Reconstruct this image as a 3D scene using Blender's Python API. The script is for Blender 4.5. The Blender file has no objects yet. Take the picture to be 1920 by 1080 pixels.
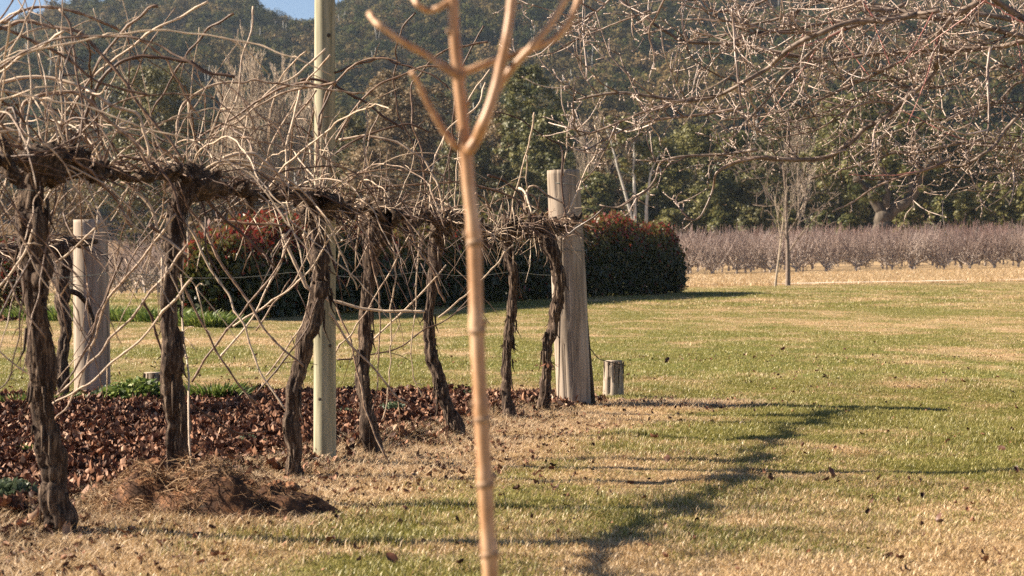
import bpy, math
import numpy as np
from math import radians as R
S = bpy.context.scene
COL = S.collection
rng = np.random.default_rng(7)

# ---------------------------------------------------------------- camera, sky, sun, exposure
F = 4000.0      # focal length in photo pixels (photo 1920 x 1080)
HY = 490.0      # horizon row
EYE = 1.05
cam = bpy.data.cameras.new('camera'); camo = bpy.data.objects.new('camera', cam); COL.objects.link(camo)
camo.location = (0, 0, EYE); camo.rotation_euler = (R(90), 0, 0)
cam.sensor_width = 36; cam.lens = 36 * F / 1920; cam.shift_y = -(540 - HY) / 1920
cam.clip_start = 0.1; cam.clip_end = 5000
cam.dof.use_dof = True; cam.dof.focus_distance = 14.5; cam.dof.aperture_fstop = 7.4
S.camera = camo
SUN = np.array([-0.84, 0.09, 0.55]); SUN /= np.linalg.norm(SUN)
w = bpy.data.worlds.new('World'); S.world = w; w.use_nodes = True
nt = w.node_tree; sky = nt.nodes.new('ShaderNodeTexSky'); sky.sky_type = 'NISHITA'; sky.sun_disc = False
sky.sun_elevation = math.asin(SUN[2]); sky.sun_rotation = math.atan2(SUN[0], SUN[1])
bg = nt.nodes['Background']; nt.links.new(sky.outputs[0], bg.inputs[0]); bg.inputs[1].default_value = 0.05
sky.air_density = 0.6; sky.dust_density = 0.5
sl = bpy.data.lights.new('sun', 'SUN'); so = bpy.data.objects.new('sun', sl); COL.objects.link(so)
sl.energy = 5.0; sl.angle = R(0.5); sl.color = (1.0, 0.86, 0.68)
from mathutils import Vector
so.rotation_euler = Vector(SUN).to_track_quat('Z', 'Y').to_euler(); so.location = (-30, -10, 20)
S.view_settings.view_transform = 'Standard'; S.view_settings.look = 'None'; S.view_settings.gamma = 1
S.view_settings.use_curve_mapping = False; S.view_settings.exposure = 1.45
S.render.engine = 'CYCLES'
S.cycles.use_denoising = False; S.cycles.sample_clamp_indirect = 3; S.cycles.max_bounces = 6; S.cycles.diffuse_bounces = 2; S.cycles.glossy_bounces = 2; S.cycles.transmission_bounces = 3
S.cycles.transparent_max_bounces = 4; S.cycles.volume_bounces = 0
S.cycles.caustics_reflective = False; S.cycles.caustics_refractive = False

# ---------------------------------------------------------------- numeric helpers
def W(px, py, d):
    return np.array([(px - 960) / F * d, d, EYE + (HY - py) / F * d])
def _h(ix, iy, s):
    n = (ix.astype(np.int64) * 374761393 + iy.astype(np.int64) * 668265263 + s * 1442695041) & 0x7fffffff
    n = ((n ^ (n >> 13)) * 1274126177) & 0x7fffffff
    return ((n ^ (n >> 16)) & 0xffff) / 65535.0
def vn(x, y, s=0):
    x = np.asarray(x, float); y = np.asarray(y, float)
    ix = np.floor(x); iy = np.floor(y); fx = x - ix; fy = y - iy
    fx = fx * fx * (3 - 2 * fx); fy = fy * fy * (3 - 2 * fy)
    a = _h(ix, iy, s); b = _h(ix + 1, iy, s); c = _h(ix, iy + 1, s); d = _h(ix + 1, iy + 1, s)
    return (a * (1 - fx) + b * fx) * (1 - fy) + (c * (1 - fx) + d * fx) * fy
def fbm(x, y, s=0, o=4):
    t = 0; a = 0.5; n = 0
    for k in range(o):
        t = t + a * vn(x * 2 ** k, y * 2 ** k, s + k * 17); n += a; a *= 0.55
    return t / n
def ss(a, b, x):
    t = np.clip((np.asarray(x, float) - a) / (b - a), 0, 1); return t * t * (3 - 2 * t)
# the vine row on the ground
RA = np.array([-1.74, 8.08]); RD = np.array([2.01, 6.42]); RL = np.linalg.norm(RD); RU = RD / RL
def rowdist(x, y):   # + to the right of the row
    return (x - RA[0]) * RU[1] - (y - RA[1]) * RU[0]
def rowdepth(px):
    k = (px - 960) / F
    t = (k * 8.08 + 1.74) / (2.01 - 6.42 * k)
    return float(np.clip(8.08 + 6.42 * t, 7.3, 15.0))
HEAPC = np.array([-1.22, 8.75])
def mulchmask(x, y):
    s = rowdist(x, y) + 0.35 * (fbm(x * 2.1, y * 2.1, 5) - 0.5)
    yy = y + 0.5 * (fbm(x * 1.7, y * 1.7, 9) - 0.5)
    m = (1 - ss(-0.40, 0.08, s + .25 * (fbm(x * 6, y * 5, 15) - .5))) * (1 - ss(15.9, 16.25, yy))
    m2 = ss(36.5, 37, yy) * (1 - ss(40, 40.6, yy)) * (1 - ss(-9.2, -8.6, x))
    return np.maximum(m, m2)
def H(x, y):
    x = np.asarray(x, float); y = np.asarray(y, float)
    z = np.interp(y, [-50, 72, 100, 150, 230, 420, 520], [0, 0, -0.34, -0.28, 0.6, 6, 14])
    z = z + 0.02 * np.clip(x, -60, 60) * ss(66, 100, y)
    z = z + 0.035 * (fbm(x * 0.5, y * 0.5, 3) - 0.5) + 0.16 * (fbm(x * 0.07, y * 0.07, 4) - 0.5) * ss(18, 40, y)
    z = z + (.055 * (fbm(x * 1.6, y * 1.1, 51) - .5) + .03 * (fbm(x * 5, y * 4, 52) - .5)) * (1 - ss(22, 34, y))
    m = mulchmask(x, y) * (y < 30)
    z = z + m * (0.045 + 0.07 * (fbm(x * 5, y * 5, 11) - 0.35))
    e = ((x - HEAPC[0]) / 0.62) ** 2 + ((y - HEAPC[1]) / 0.42) ** 2
    z = z + 0.05 * np.exp(-e * 1.2)
    # the wooded hill
    px = 960 + F * x / np.maximum(y, 50)
    rp = np.interp(px, [-3000, -700, -200, 0, 60, 130, 300, 455, 505, 560, 600, 660, 900, 1500, 2200, 4000],
                   [330, 210, 118, 90, 74, 42, 24, 38, 62, 80, 70, 36, -5, -30, -20, 60])
    rz = EYE + (HY - rp) / F * 900 - 14
    k = np.clip((y - 430) / 470, 0, 1)
    hz = rz * (0.10 * k + 0.90 * k ** 1.15)
    hz = hz + (fbm(x * 0.012, y * 0.008, 21) - 0.5) * 34 * np.sin(np.pi * k) - ss(900, 1500, y) * 70
    return z + np.where(y > 430, hz, 0)
def dryness(x, y):
    s = rowdist(x, y)
    n = fbm(x * 0.9, y * 0.55, 31); n2 = fbm(x * 3.3, y * 2.2, 33); n3 = fbm(x * 0.22, y * 0.10, 35)
    d = 0.25 + 2.0 * (n - 0.5) + 1.7 * (n2 - 0.5) + 0.9 * (n3 - 0.5)
    d = d + 1.1 * (1 - ss(0.35, 1.25, s + 0.9 * (n - 0.5))) * (1 - ss(15.6, 16.4, y)) * (s > -0.4)
    e = ((x - 0.9) / 0.95) ** 2 + ((y - 15.5) / 0.45) ** 2
    d = d + 0.9 * np.exp(-e)
    d = d + 0.75 * (1 - ss(8.7, 9.7, y + 1.2 * (n - 0.5) - 0.15 * x)) * ss(.1, 1.1, x + .8 * (n - .5)) + .06 * (1 - ss(8.5, 10, y)) * ss(-.9, -.3, x) * (1 - ss(.3, 1, x)) + 0.16 * (1 - ss(10, 14, y))
    d = d - 0.18 * ss(12.3, 13.5, y) * (1 - ss(15, 16, y)) - 0.10 * ss(17, 20, y) * (1 - ss(22, 40, y))
    d = d + 0.5 * ss(24, 27, y) * (1 - ss(31, 34, y)) * (1 - ss(-2.0, -0.5, x))
    d = d + 0.40 * np.exp(-((y - 50 - x * 0.8) / 3.2) ** 2) * ss(1, 4, x) + 0.35 * np.exp(-((y - 34 - .5 * x) / 2.0) ** 2) * ss(3, 6, x)
    d = d + 0.45 * ss(80, 92, y) 
    return np.clip(d, 0, 1)

# ---------------------------------------------------------------- mesh helpers
class MB:
    def __init__(s): s.v = []; s.f = []; s.n = 0; s.c = []
    def add(s, v, f, c=None):
        v = np.asarray(v, float).reshape(-1, 3); f = np.asarray(f)
        s.v.append(v); s.f.append(f + s.n); s.n += len(v)
        s.c.append(np.full(len(v), 0.5) if c is None else np.broadcast_to(c, (len(v),)))
    def mesh(s, name, mat, smooth=False, tint=None):
        me = bpy.data.meshes.new(name)
        v = np.concatenate(s.v); me.vertices.add(len(v)); me.vertices.foreach_set('co', v.ravel().astype(np.float32))
        li = np.concatenate([f.ravel() for f in s.f]).astype(np.int32)
        ct = np.concatenate([np.full(len(f), f.shape[1]) for f in s.f]); st = np.concatenate([[0], np.cumsum(ct)[:-1]]).astype(np.int32)
        me.loops.add(len(li)); me.loops.foreach_set('vertex_index', li)
        me.polygons.add(len(ct)); me.polygons.foreach_set('loop_start', st)
        if smooth: me.polygons.foreach_set('use_smooth', np.ones(len(ct), bool))
        a = me.attributes.new('vary', 'FLOAT', 'POINT'); a.data.foreach_set('value', np.concatenate(s.c).astype(np.float32))
        if tint is not None:
            a = me.attributes.new('tint', 'FLOAT_COLOR', 'POINT'); a.data.foreach_set('color', tint.astype(np.float32).ravel())
        me.update(calc_edges=True); me.validate()
        if mat: me.materials.append(mat)
        return me
def obj(name, mb, mat, parent=None, smooth=False, loc=None, tint=None, link=True):
    me = mb.mesh(name, mat, smooth, tint) if isinstance(mb, MB) else mb
    o = bpy.data.objects.new(name, me)
    if loc is not None: o.location = loc
    if link: COL.objects.link(o)
    if parent is not None:
        o.parent = parent
        if loc is None: o.location = -Vector(parent.location)
    return o
def tag(o, label=None, cat=None, group=None, kind=None):
    if label: o['label'] = label
    if cat: o['category'] = cat
    if group: o['group'] = group
    if kind: o['kind'] = kind
    return o
def thing(name, label, cat, loc=(0, 0, 0), group=None):
    o = bpy.data.objects.new(name, None); COL.objects.link(o); o.location = [float(t) for t in loc]; o.empty_display_size = .1
    return tag(o, label, cat, group)
def norm(a): return a / np.maximum(np.linalg.norm(a, axis=-1, keepdims=True), 1e-9)
def tubes(mb, P, r, sides=5, c=None, caps=True, ridge=None):
    """P (T,N,3) centre lines, r (T,N) radii -> quads"""
    P = np.asarray(P, float); r = np.asarray(r, float)
    if P.ndim == 2: P = P[None]; r = r[None]
    T, N, _ = P.shape
    t = norm(np.gradient(P, axis=1)); m = norm(P[:, -1] - P[:, 0] + 1e-6)
    ref = np.eye(3)[np.argmin(np.abs(m), axis=1)][:, None, :]
    u = norm(np.cross(t, ref)); v = np.cross(t, u)
    a = np.arange(sides) / sides * 2 * np.pi
    rr = r[..., None] * np.ones(sides)
    if ridge is not None: rr = rr * ridge
    ring = P[:, :, None, :] + rr[..., None] * (u[:, :, None, :] * np.cos(a)[:, None] + v[:, :, None, :] * np.sin(a)[:, None])
    V = ring.reshape(-1, 3)
    b = (np.arange(T) * N * sides)[:, None, None]; i = (np.arange(N - 1) * sides)[None, :, None]; j = np.arange(sides)[None, None, :]; j2 = (j + 1) % sides
    q = np.stack([b + i + j, b + i + j2, b + i + sides + j2, b + i + sides + j], -1).reshape(-1, 4)
    cc = None if c is None else np.broadcast_to(np.asarray(c, float).reshape(T, -1)[:, :1], (T, N * sides)).ravel()
    mb.add(V, q, cc)
    if caps:
        off = mb.n - len(V)
        e = (np.arange(T)[:, None] * N * sides + (N - 1) * sides + np.arange(sides)[None, :])
        s0 = (np.arange(T)[:, None] * N * sides + np.arange(sides)[None, ::-1])
        mb.f.append(e + off); mb.f.append(s0 + off)
def cr(P, n):
    """Catmull-Rom through P, n samples, even"""
    P = np.asarray(P, float)
    if len(P) < 3: t = np.linspace(0, 1, n)[:, None]; return P[0] * (1 - t) + P[-1] * t
    Q = np.vstack([2 * P[0] - P[1], P, 2 * P[-1] - P[-2]])
    L = np.concatenate([[0], np.cumsum(np.linalg.norm(np.diff(P, axis=0), axis=1))])
    s = np.linspace(0, L[-1], n); k = np.clip(np.searchsorted(L, s, 'right') - 1, 0, len(P) - 2)
    t = ((s - L[k]) / np.maximum(L[k + 1] - L[k], 1e-9))[:, None]
    p0, p1, p2, p3 = Q[k], Q[k + 1], Q[k + 2], Q[k + 3]
    return 0.5 * (2 * p1 + (p2 - p0) * t + (2 * p0 - 5 * p1 + 4 * p2 - p3) * t ** 2 + (3 * p1 - p0 - 3 * p2 + p3) * t ** 3)
def quads(mb, C, U, V, c=None, bend=0.0):
    """leaf-like quads: centre C, half axes U (length) and V (width)"""
    n = len(C)
    v = np.stack([C - U, C + V, C + U, C - V], 1).reshape(-1, 3)
    mb.add(v, np.arange(n * 4).reshape(n, 4), None if c is None else np.repeat(c, 4))
def rdir(n, r=None):
    r = r or rng
    a = r.normal(size=(n, 3)); return norm(a)
def leafcloud(mb, C, Rr, n, size, r, flat=0.5, cvar=0.25):
    """n leaves in each clump (centres C, radii Rr)"""
    K = len(C)
    d = rdir(K * n, r); rad = np.repeat(Rr, n)[:, None] * (r.random((K * n, 1)) ** 0.45)
    p = np.repeat(C, n, 0) + d * rad * np.array([1, 1, flat])
    nn = norm(d * 0.9 + r.normal(size=(K * n, 3)) * 0.5 + np.array([0, 0, .35]) + .5 * norm(np.repeat(C - C.mean(0), n, 0)))
    u = norm(np.cross(nn, rdir(K * n, r))); v = np.cross(nn, u)
    s = size * (0.6 + 0.8 * r.random((K * n, 1)))
    base = np.repeat(r.random(K), n)
    c = np.clip(base * (1 - cvar) + r.random(K * n) * cvar, 0, 1)
    quads(mb, p, u * s, v * s * 0.55, c)

# ---------------------------------------------------------------- materials
def mat(name, build):
    m = bpy.data.materials.new(name); m.use_nodes = True; n = m.node_tree.nodes; l = m.node_tree.links
    build(m, n, l, n['Principled BSDF']); return m
def ramp(n, stops):
    r = n.new('ShaderNodeValToRGB'); e = r.color_ramp.elements
    while len(e) < len(stops): e.new(0.5)
    for k, (p, c) in enumerate(stops): e[k].position = p; e[k].color = (*c, 1)
    return r
def wood(name, c1, c2, c3, scale=(1, 1, 1), sc=20, bump=0.5, rough=0.85, rand=0.0, dist=0.01, usevary=False, spec=0.3):
    def b(m, n, l, p):
        tc = n.new('ShaderNodeTexCoord'); mp = n.new('ShaderNodeMapping'); mp.inputs['Scale'].default_value = scale
        l.new(tc.outputs['Object'], mp.inputs[0])
        no = n.new('ShaderNodeTexNoise'); no.inputs['Scale'].default_value = sc; no.inputs['Detail'].default_value = 5; no.inputs['Roughness'].default_value = .65
        l.new(mp.outputs[0], no.inputs[0])
        fac = no.outputs[0]
        if rand or usevary:
            a = n.new('ShaderNodeMath'); a.operation = 'MULTIPLY_ADD'
            if usevary: s = n.new('ShaderNodeAttribute'); s.attribute_name = 'vary'; s = s.outputs['Fac']
            else: s = n.new('ShaderNodeObjectInfo').outputs['Random']
            l.new(s, a.inputs[0]); a.inputs[1].default_value = rand or 0.5
            a2 = n.new('ShaderNodeMath'); a2.operation = 'SUBTRACT'; l.new(no.outputs[0], a2.inputs[0]); a2.inputs[1].default_value = (rand or .5) / 2
            l.new(a2.outputs[0], a.inputs[2]); fac = a.outputs[0]
        r = ramp(n, [(0.3, c1), (0.5, c2), (0.7, c3)]); l.new(fac, r.inputs[0]); l.new(r.outputs[0], p.inputs['Base Color'])
        p.inputs['Roughness'].default_value = rough; p.inputs['Specular IOR Level'].default_value = spec
        bp = n.new('ShaderNodeBump'); bp.inputs['Strength'].default_value = bump; bp.inputs['Distance'].default_value = dist
        l.new(no.outputs[0], bp.inputs['Height']); l.new(bp.outputs[0], p.inputs['Normal'])
    return mat(name, b)
def leafmat(name, stops, rough=0.5, trans=0.25, spec=0.4, instr=0.0, nscale=None):
    def b(m, n, l, p):
        at = n.new('ShaderNodeAttribute'); at.attribute_name = 'vary'
        fac = at.outputs['Fac']
        if instr:
            oi = n.new('ShaderNodeObjectInfo'); a = n.new('ShaderNodeMath'); a.operation = 'MULTIPLY_ADD'
            l.new(oi.outputs['Random'], a.inputs[0]); a.inputs[1].default_value = instr
            a2 = n.new('ShaderNodeMath'); a2.operation = 'MULTIPLY_ADD'; l.new(fac, a2.inputs[0]); a2.inputs[1].default_value = 1 - instr; a2.inputs[2].default_value = 0
            l.new(a2.outputs[0], a.inputs[2]); fac = a.outputs[0]
        r = ramp(n, stops); l.new(fac, r.inputs[0])
        l.new(r.outputs[0], p.inputs['Base Color']); p.inputs['Roughness'].default_value = rough; p.inputs['Specular IOR Level'].default_value = spec
        tr = n.new('ShaderNodeBsdfTranslucent'); l.new(r.outputs[0], tr.inputs[0])
        mx = n.new('ShaderNodeMixShader'); mx.inputs[0].default_value = trans
        l.new(p.outputs[0], mx.inputs[1]); l.new(tr.outputs[0], mx.inputs[2]); l.new(mx.outputs[0], n['Material Output'].inputs[0])
    return mat(name, b)
M = {}
M['bark'] = wood('vine_bark', (.012, .008, .006), (.075, .048, .034), (.30, .22, .155), (1, 1, .14), 75, 1.0, rough=.9, dist=.02)
M['cordon'] = wood('old_vine_wood', (.015, .010, .007), (.06, .040, .028), (.22, .15, .10), (1, 1, 1), 50, 1.0, rough=.92, dist=.02)
M['cane'] = wood('cane_bark', (.09, .048, .030), (.25, .155, .098), (.56, .43, .31), (1, 1, 1), 28, .3, rough=.55, rand=.75, dist=.003, spec=.5)
M['post'] = wood('weathered_post', (.13, .10, .078), (.34, .275, .215), (.50, .42, .345), (1, 1, .07), 20, .45, rough=.9, dist=.01)
M['pole'] = wood('treated_pine', (.15, .14, .085), (.33, .305, .205), (.47, .435, .31), (1, 1, .06), 30, .4, rough=.7, dist=.004)
M['sapling'] = wood('young_bark', (.28, .14, .06), (.47, .27, .145), (.62, .42, .27), (1, 1, .35), 34, .25, rough=.45, dist=.002, spec=.5)
M['node'] = wood('sapling_node', (.18, .11, .07), (.34, .22, .14), (.5, .36, .25), (1, 1, 1), 90, .5, rough=.7, dist=.002)
M['limb'] = wood('orchard_tree_bark', (.06, .042, .033), (.16, .115, .088), (.36, .28, .22), (1, 1, 1), 22, .3, rough=.7, dist=.006, spec=.5)
M['twig'] = wood('twig_bark', (.08, .048, .038), (.22, .15, .11), (.50, .39, .32), (1, 1, 1), 14, .1, rough=.4, rand=.6, usevary=True, dist=.002, spec=.6)
M['redtwig'] = wood('red_twig_bark', (.30, .10, .09), (.40, .17, .14), (.52, .26, .2), (1, 1, 1), 14, .1, rough=.4, spec=.6)
M['greybark'] = wood('grey_bark', (.20, .16, .12), (.36, .29, .22), (.52, .43, .34), (1, 1, .3), 5, .3, rough=.8, dist=.02)
M['poplar'] = wood('poplar_bark', (.26, .20, .15), (.42, .34, .26), (.58, .49, .38), (1, 1, .3), 5, .2)
M['darkbark'] = wood('dark_bark', (.04, .032, .025), (.09, .072, .055), (.17, .14, .11), (1, 1, .3), 3, .3, rough=.9, dist=.03)
M['whitebark'] = wood('white_gum_bark', (.22, .20, .17), (.42, .40, .36), (.58, .56, .51), (1, 1, .3), 1.2, .2, rough=.8, dist=.02)
M['wire'] = wood('old_wire', (.10, .11, .10), (.18, .20, .18), (.3, .32, .29), (1, 1, 1), 60, .1, rough=.5)
M['stone'] = wood('pale_gravel', (.5, .45, .38), (.66, .6, .5), (.8, .74, .62), (1, 1, 1), 2, .2)
M['soil'] = wood('dark_root_soil', (.018, .009, .005), (.085, .038, .018), (.32, .15, .065), (1, 1, 1), 14, .8, dist=.02)
M['clod'] = wood('orange_clay', (.14, .06, .03), (.30, .14, .07), (.46, .26, .14), (1, 1, 1), 40, 1.0, dist=.02)
M['gum'] = leafmat('gum_leaf', [(0, (.035, .048, .012)), (.45, (.095, .098, .024)), (.8, (.17, .155, .042)), (1, (.29, .25, .085))], .5, .2)
M['olive'] = leafmat('olive_leaf', [(0, (.06, .065, .018)), (.5, (.15, .142, .04)), (1, (.29, .26, .09))], .5, .25)
M['brownleaf'] = leafmat('russet_leaf', [(0, (.06, .045, .02)), (.5, (.20, .14, .07)), (1, (.38, .28, .16))], .6, .2)
M['darkleaf'] = leafmat('dark_leaf', [(0, (.03, .032, .010)), (.5, (.09, .088, .026)), (1, (.24, .20, .07))], .5, .2)
M['hill'] = leafmat('hill_leaf', [(0, (.022, .034, .010)), (.35, (.065, .070, .020)), (.7, (.14, .105, .042)), (1, (.22, .15, .075))], .9, .15, spec=.1, instr=.75)
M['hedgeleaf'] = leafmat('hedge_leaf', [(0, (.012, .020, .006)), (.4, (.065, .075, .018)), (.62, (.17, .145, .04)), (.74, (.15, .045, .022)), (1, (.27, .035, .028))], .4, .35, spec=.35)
M['weed'] = leafmat('weed_leaf', [(0, (.05, .085, .02)), (.5, (.13, .19, .04)), (1, (.32, .36, .09))], .5, .3)
M['blueweed'] = leafmat('blue_weed_leaf', [(0, (.04, .065, .035)), (.5, (.09, .125, .07)), (1, (.20, .24, .13))], .5, .25)
M['mulch'] = leafmat('dead_leaf', [(0, (.05, .020, .012)), (.4, (.14, .058, .032)), (.75, (.28, .13, .075)), (1, (.46, .28, .19))], .45, .1, spec=.5)
M['straw'] = leafmat('straw', [(0, (.30, .20, .11)), (.5, (.58, .42, .26)), (1, (.82, .67, .47))], .5, .25)
M['roots'] = leafmat('root_fibre', [(0, (.10, .05, .022)), (.5, (.36, .21, .105)), (1, (.62, .43, .25))], .6, .2)

GREEN = [(0, (.11, .135, .018)), (.5, (.30, .268, .070)), (1, (.52, .45, .17))]
DRY = [(0, (.27, .165, .065)), (.5, (.60, .43, .235)), (1, (.84, .68, .46))]
def grassb(m, n, l, p):
    at = n.new('ShaderNodeAttribute'); at.attribute_type = 'INSTANCER'; at.attribute_name = 'tint'
    va = n.new('ShaderNodeAttribute'); va.attribute_name = 'vary'
    sp = n.new('ShaderNodeSeparateColor'); l.new(at.outputs['Color'], sp.inputs[0])
    # per-blade choice: dry if vary2 < dryness
    fr = n.new('ShaderNodeMath'); fr.operation = 'MULTIPLY_ADD'; l.new(va.outputs['Fac'], fr.inputs[0]); fr.inputs[1].default_value = 7.31; l.new(sp.outputs[2], fr.inputs[2])
    f2 = n.new('ShaderNodeMath'); f2.operation = 'FRACT'; l.new(fr.outputs[0], f2.inputs[0])
    sub = n.new('ShaderNodeMath'); sub.operation = 'SUBTRACT'; l.new(sp.outputs[0], sub.inputs[0]); l.new(f2.outputs[0], sub.inputs[1])
    mr = n.new('ShaderNodeMapRange'); l.new(sub.outputs[0], mr.inputs[0]); mr.inputs[1].default_value = -.12; mr.inputs[2].default_value = .12
    av = n.new('ShaderNodeMath'); av.operation = 'MULTIPLY_ADD'; l.new(va.outputs['Fac'], av.inputs[0]); av.inputs[1].default_value = .6; 
    g2 = n.new('ShaderNodeMath'); g2.operation = 'MULTIPLY'; l.new(sp.outputs[1], g2.inputs[0]); g2.inputs[1].default_value = .4; l.new(g2.outputs[0], av.inputs[2])
    a = ramp(n, GREEN); b = ramp(n, DRY); l.new(av.outputs[0], a.inputs[0]); l.new(av.outputs[0], b.inputs[0])
    mx = n.new('ShaderNodeMix'); mx.data_type = 'RGBA'; l.new(mr.outputs[0], mx.inputs[0]); l.new(a.outputs[0], mx.inputs[6]); l.new(b.outputs[0], mx.inputs[7])
    l.new(mx.outputs[2], p.inputs['Base Color']); p.inputs['Roughness'].default_value = .45; p.inputs['Specular IOR Level'].default_value = .5
    tr = n.new('ShaderNodeBsdfTranslucent'); l.new(mx.outputs[2], tr.inputs[0])
    ms = n.new('ShaderNodeMixShader'); ms.inputs[0].default_value = .3
    l.new(p.outputs[0], ms.inputs[1]); l.new(tr.outputs[0], ms.inputs[2]); l.new(ms.outputs[0], n['Material Output'].inputs[0])
M['grass'] = mat('lawn_grass', grassb)
def groundb(m, n, l, p):
    at = n.new('ShaderNodeAttribute'); at.attribute_name = 'tint'; sp = n.new('ShaderNodeSeparateColor'); l.new(at.outputs['Color'], sp.inputs[0])
    tc = n.new('ShaderNodeTexCoord'); no = n.new('ShaderNodeTexNoise'); no.inputs['Scale'].default_value = 9; no.inputs['Detail'].default_value = 8; no.inputs['Roughness'].default_value = .7
    l.new(tc.outputs['Object'], no.inputs[0])
    n2 = n.new('ShaderNodeTexNoise'); n2.inputs['Scale'].default_value = 1.3; n2.inputs['Detail'].default_value = 6; l.new(tc.outputs['Object'], n2.inputs[0])
    a = ramp(n, [(.3, (.05, .065, .014)), (.5, (.12, .13, .03)), (.7, (.20, .20, .06))]); b = ramp(n, [(.3, (.19, .12, .065)), (.5, (.40, .28, .16)), (.7, (.58, .44, .28))])
    l.new(no.outputs[0], a.inputs[0]); l.new(no.outputs[0], b.inputs[0])
    ad = n.new('ShaderNodeMath'); ad.operation = 'ADD'; l.new(sp.outputs[0], ad.inputs[0]); 
    m3 = n.new('ShaderNodeMath'); m3.operation = 'MULTIPLY_ADD'; l.new(n2.outputs[0], m3.inputs[0]); m3.inputs[1].default_value = .8; m3.inputs[2].default_value = -.4; l.new(m3.outputs[0], ad.inputs[1]); ad.use_clamp = True
    mx = n.new('ShaderNodeMix'); mx.data_type = 'RGBA'; l.new(ad.outputs[0], mx.inputs[0]); l.new(a.outputs[0], mx.inputs[6]); l.new(b.outputs[0], mx.inputs[7])
    c = ramp(n, [(.3, (.035, .016, .010)), (.6, (.10, .045, .028)), (.8, (.2, .1, .06))]); l.new(no.outputs[0], c.inputs[0])
    m2 = n.new('ShaderNodeMix'); m2.data_type = 'RGBA'; l.new(sp.outputs[1], m2.inputs[0]); l.new(mx.outputs[2], m2.inputs[6]); l.new(c.outputs[0], m2.inputs[7])
    l.new(m2.outputs[2], p.inputs['Base Color']); p.inputs['Roughness'].default_value = .95; p.inputs['Specular IOR Level'].default_value = .1
    bp = n.new('ShaderNodeBump'); bp.inputs['Strength'].default_value = .6; bp.inputs['Distance'].default_value = .03
    l.new(no.outputs[0], bp.inputs['Height']); l.new(bp.outputs[0], p.inputs['Normal'])
M['ground'] = mat('ground_soil', groundb)

# ---------------------------------------------------------------- ground, one sheet to the hill's far side
xs = np.concatenate([-np.geomspace(900, 5.1, 110), np.arange(-5, 5, .1), np.geomspace(5, 900, 110)])
ys = np.concatenate([np.linspace(-30, 5.5, 12), np.arange(6, 17, .09), np.geomspace(17, 110, 150), np.geomspace(112, 1500, 150)])
X, Y = np.meshgrid(xs, ys); Z = H(X, Y)
nx, ny = len(xs), len(ys)
ii = (np.arange(ny - 1)[:, None] * nx + np.arange(nx - 1)[None, :]).ravel()
g = MB(); g.add(np.stack([X, Y, Z], -1), np.stack([ii, ii + 1, ii + nx + 1, ii + nx], -1))
tn = np.zeros((nx * ny, 4)); tn[:, 0] = dryness(X, Y).ravel(); tn[:, 0] = np.where(Y.ravel() > 97, .95, tn[:, 0]); tn[:, 1] = mulchmask(X, Y).ravel(); tn[:, 3] = 1
tn[:, 1] = np.where(Y.ravel() > 235, .6, tn[:, 1])
tag(obj('ground', g, M['ground'], smooth=True, tint=tn), 'mown paddock ground rising to a far hill', 'ground', kind='structure')

# pale path along the far edge of the lawn
pm = MB(); px_ = np.linspace(5, 48, 80); t_ = (px_ - 5) / 43
py_ = 93 + 6 * t_ 
e = []
for s in (-0.9, .9):
    yy = py_ + s + 0.15 * vn(px_ * .8, px_ * 0 + s, 3); e.append(np.stack([px_, yy, H(px_, yy) + .10], -1))
i_ = np.arange(79); pm.add(np.concatenate(e), np.stack([i_, i_ + 1, i_ + 81, i_ + 80], -1))
tag(obj('path', pm, M['stone']), 'pale gravel path along the far edge of the lawn', 'path', kind='structure')

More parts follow.
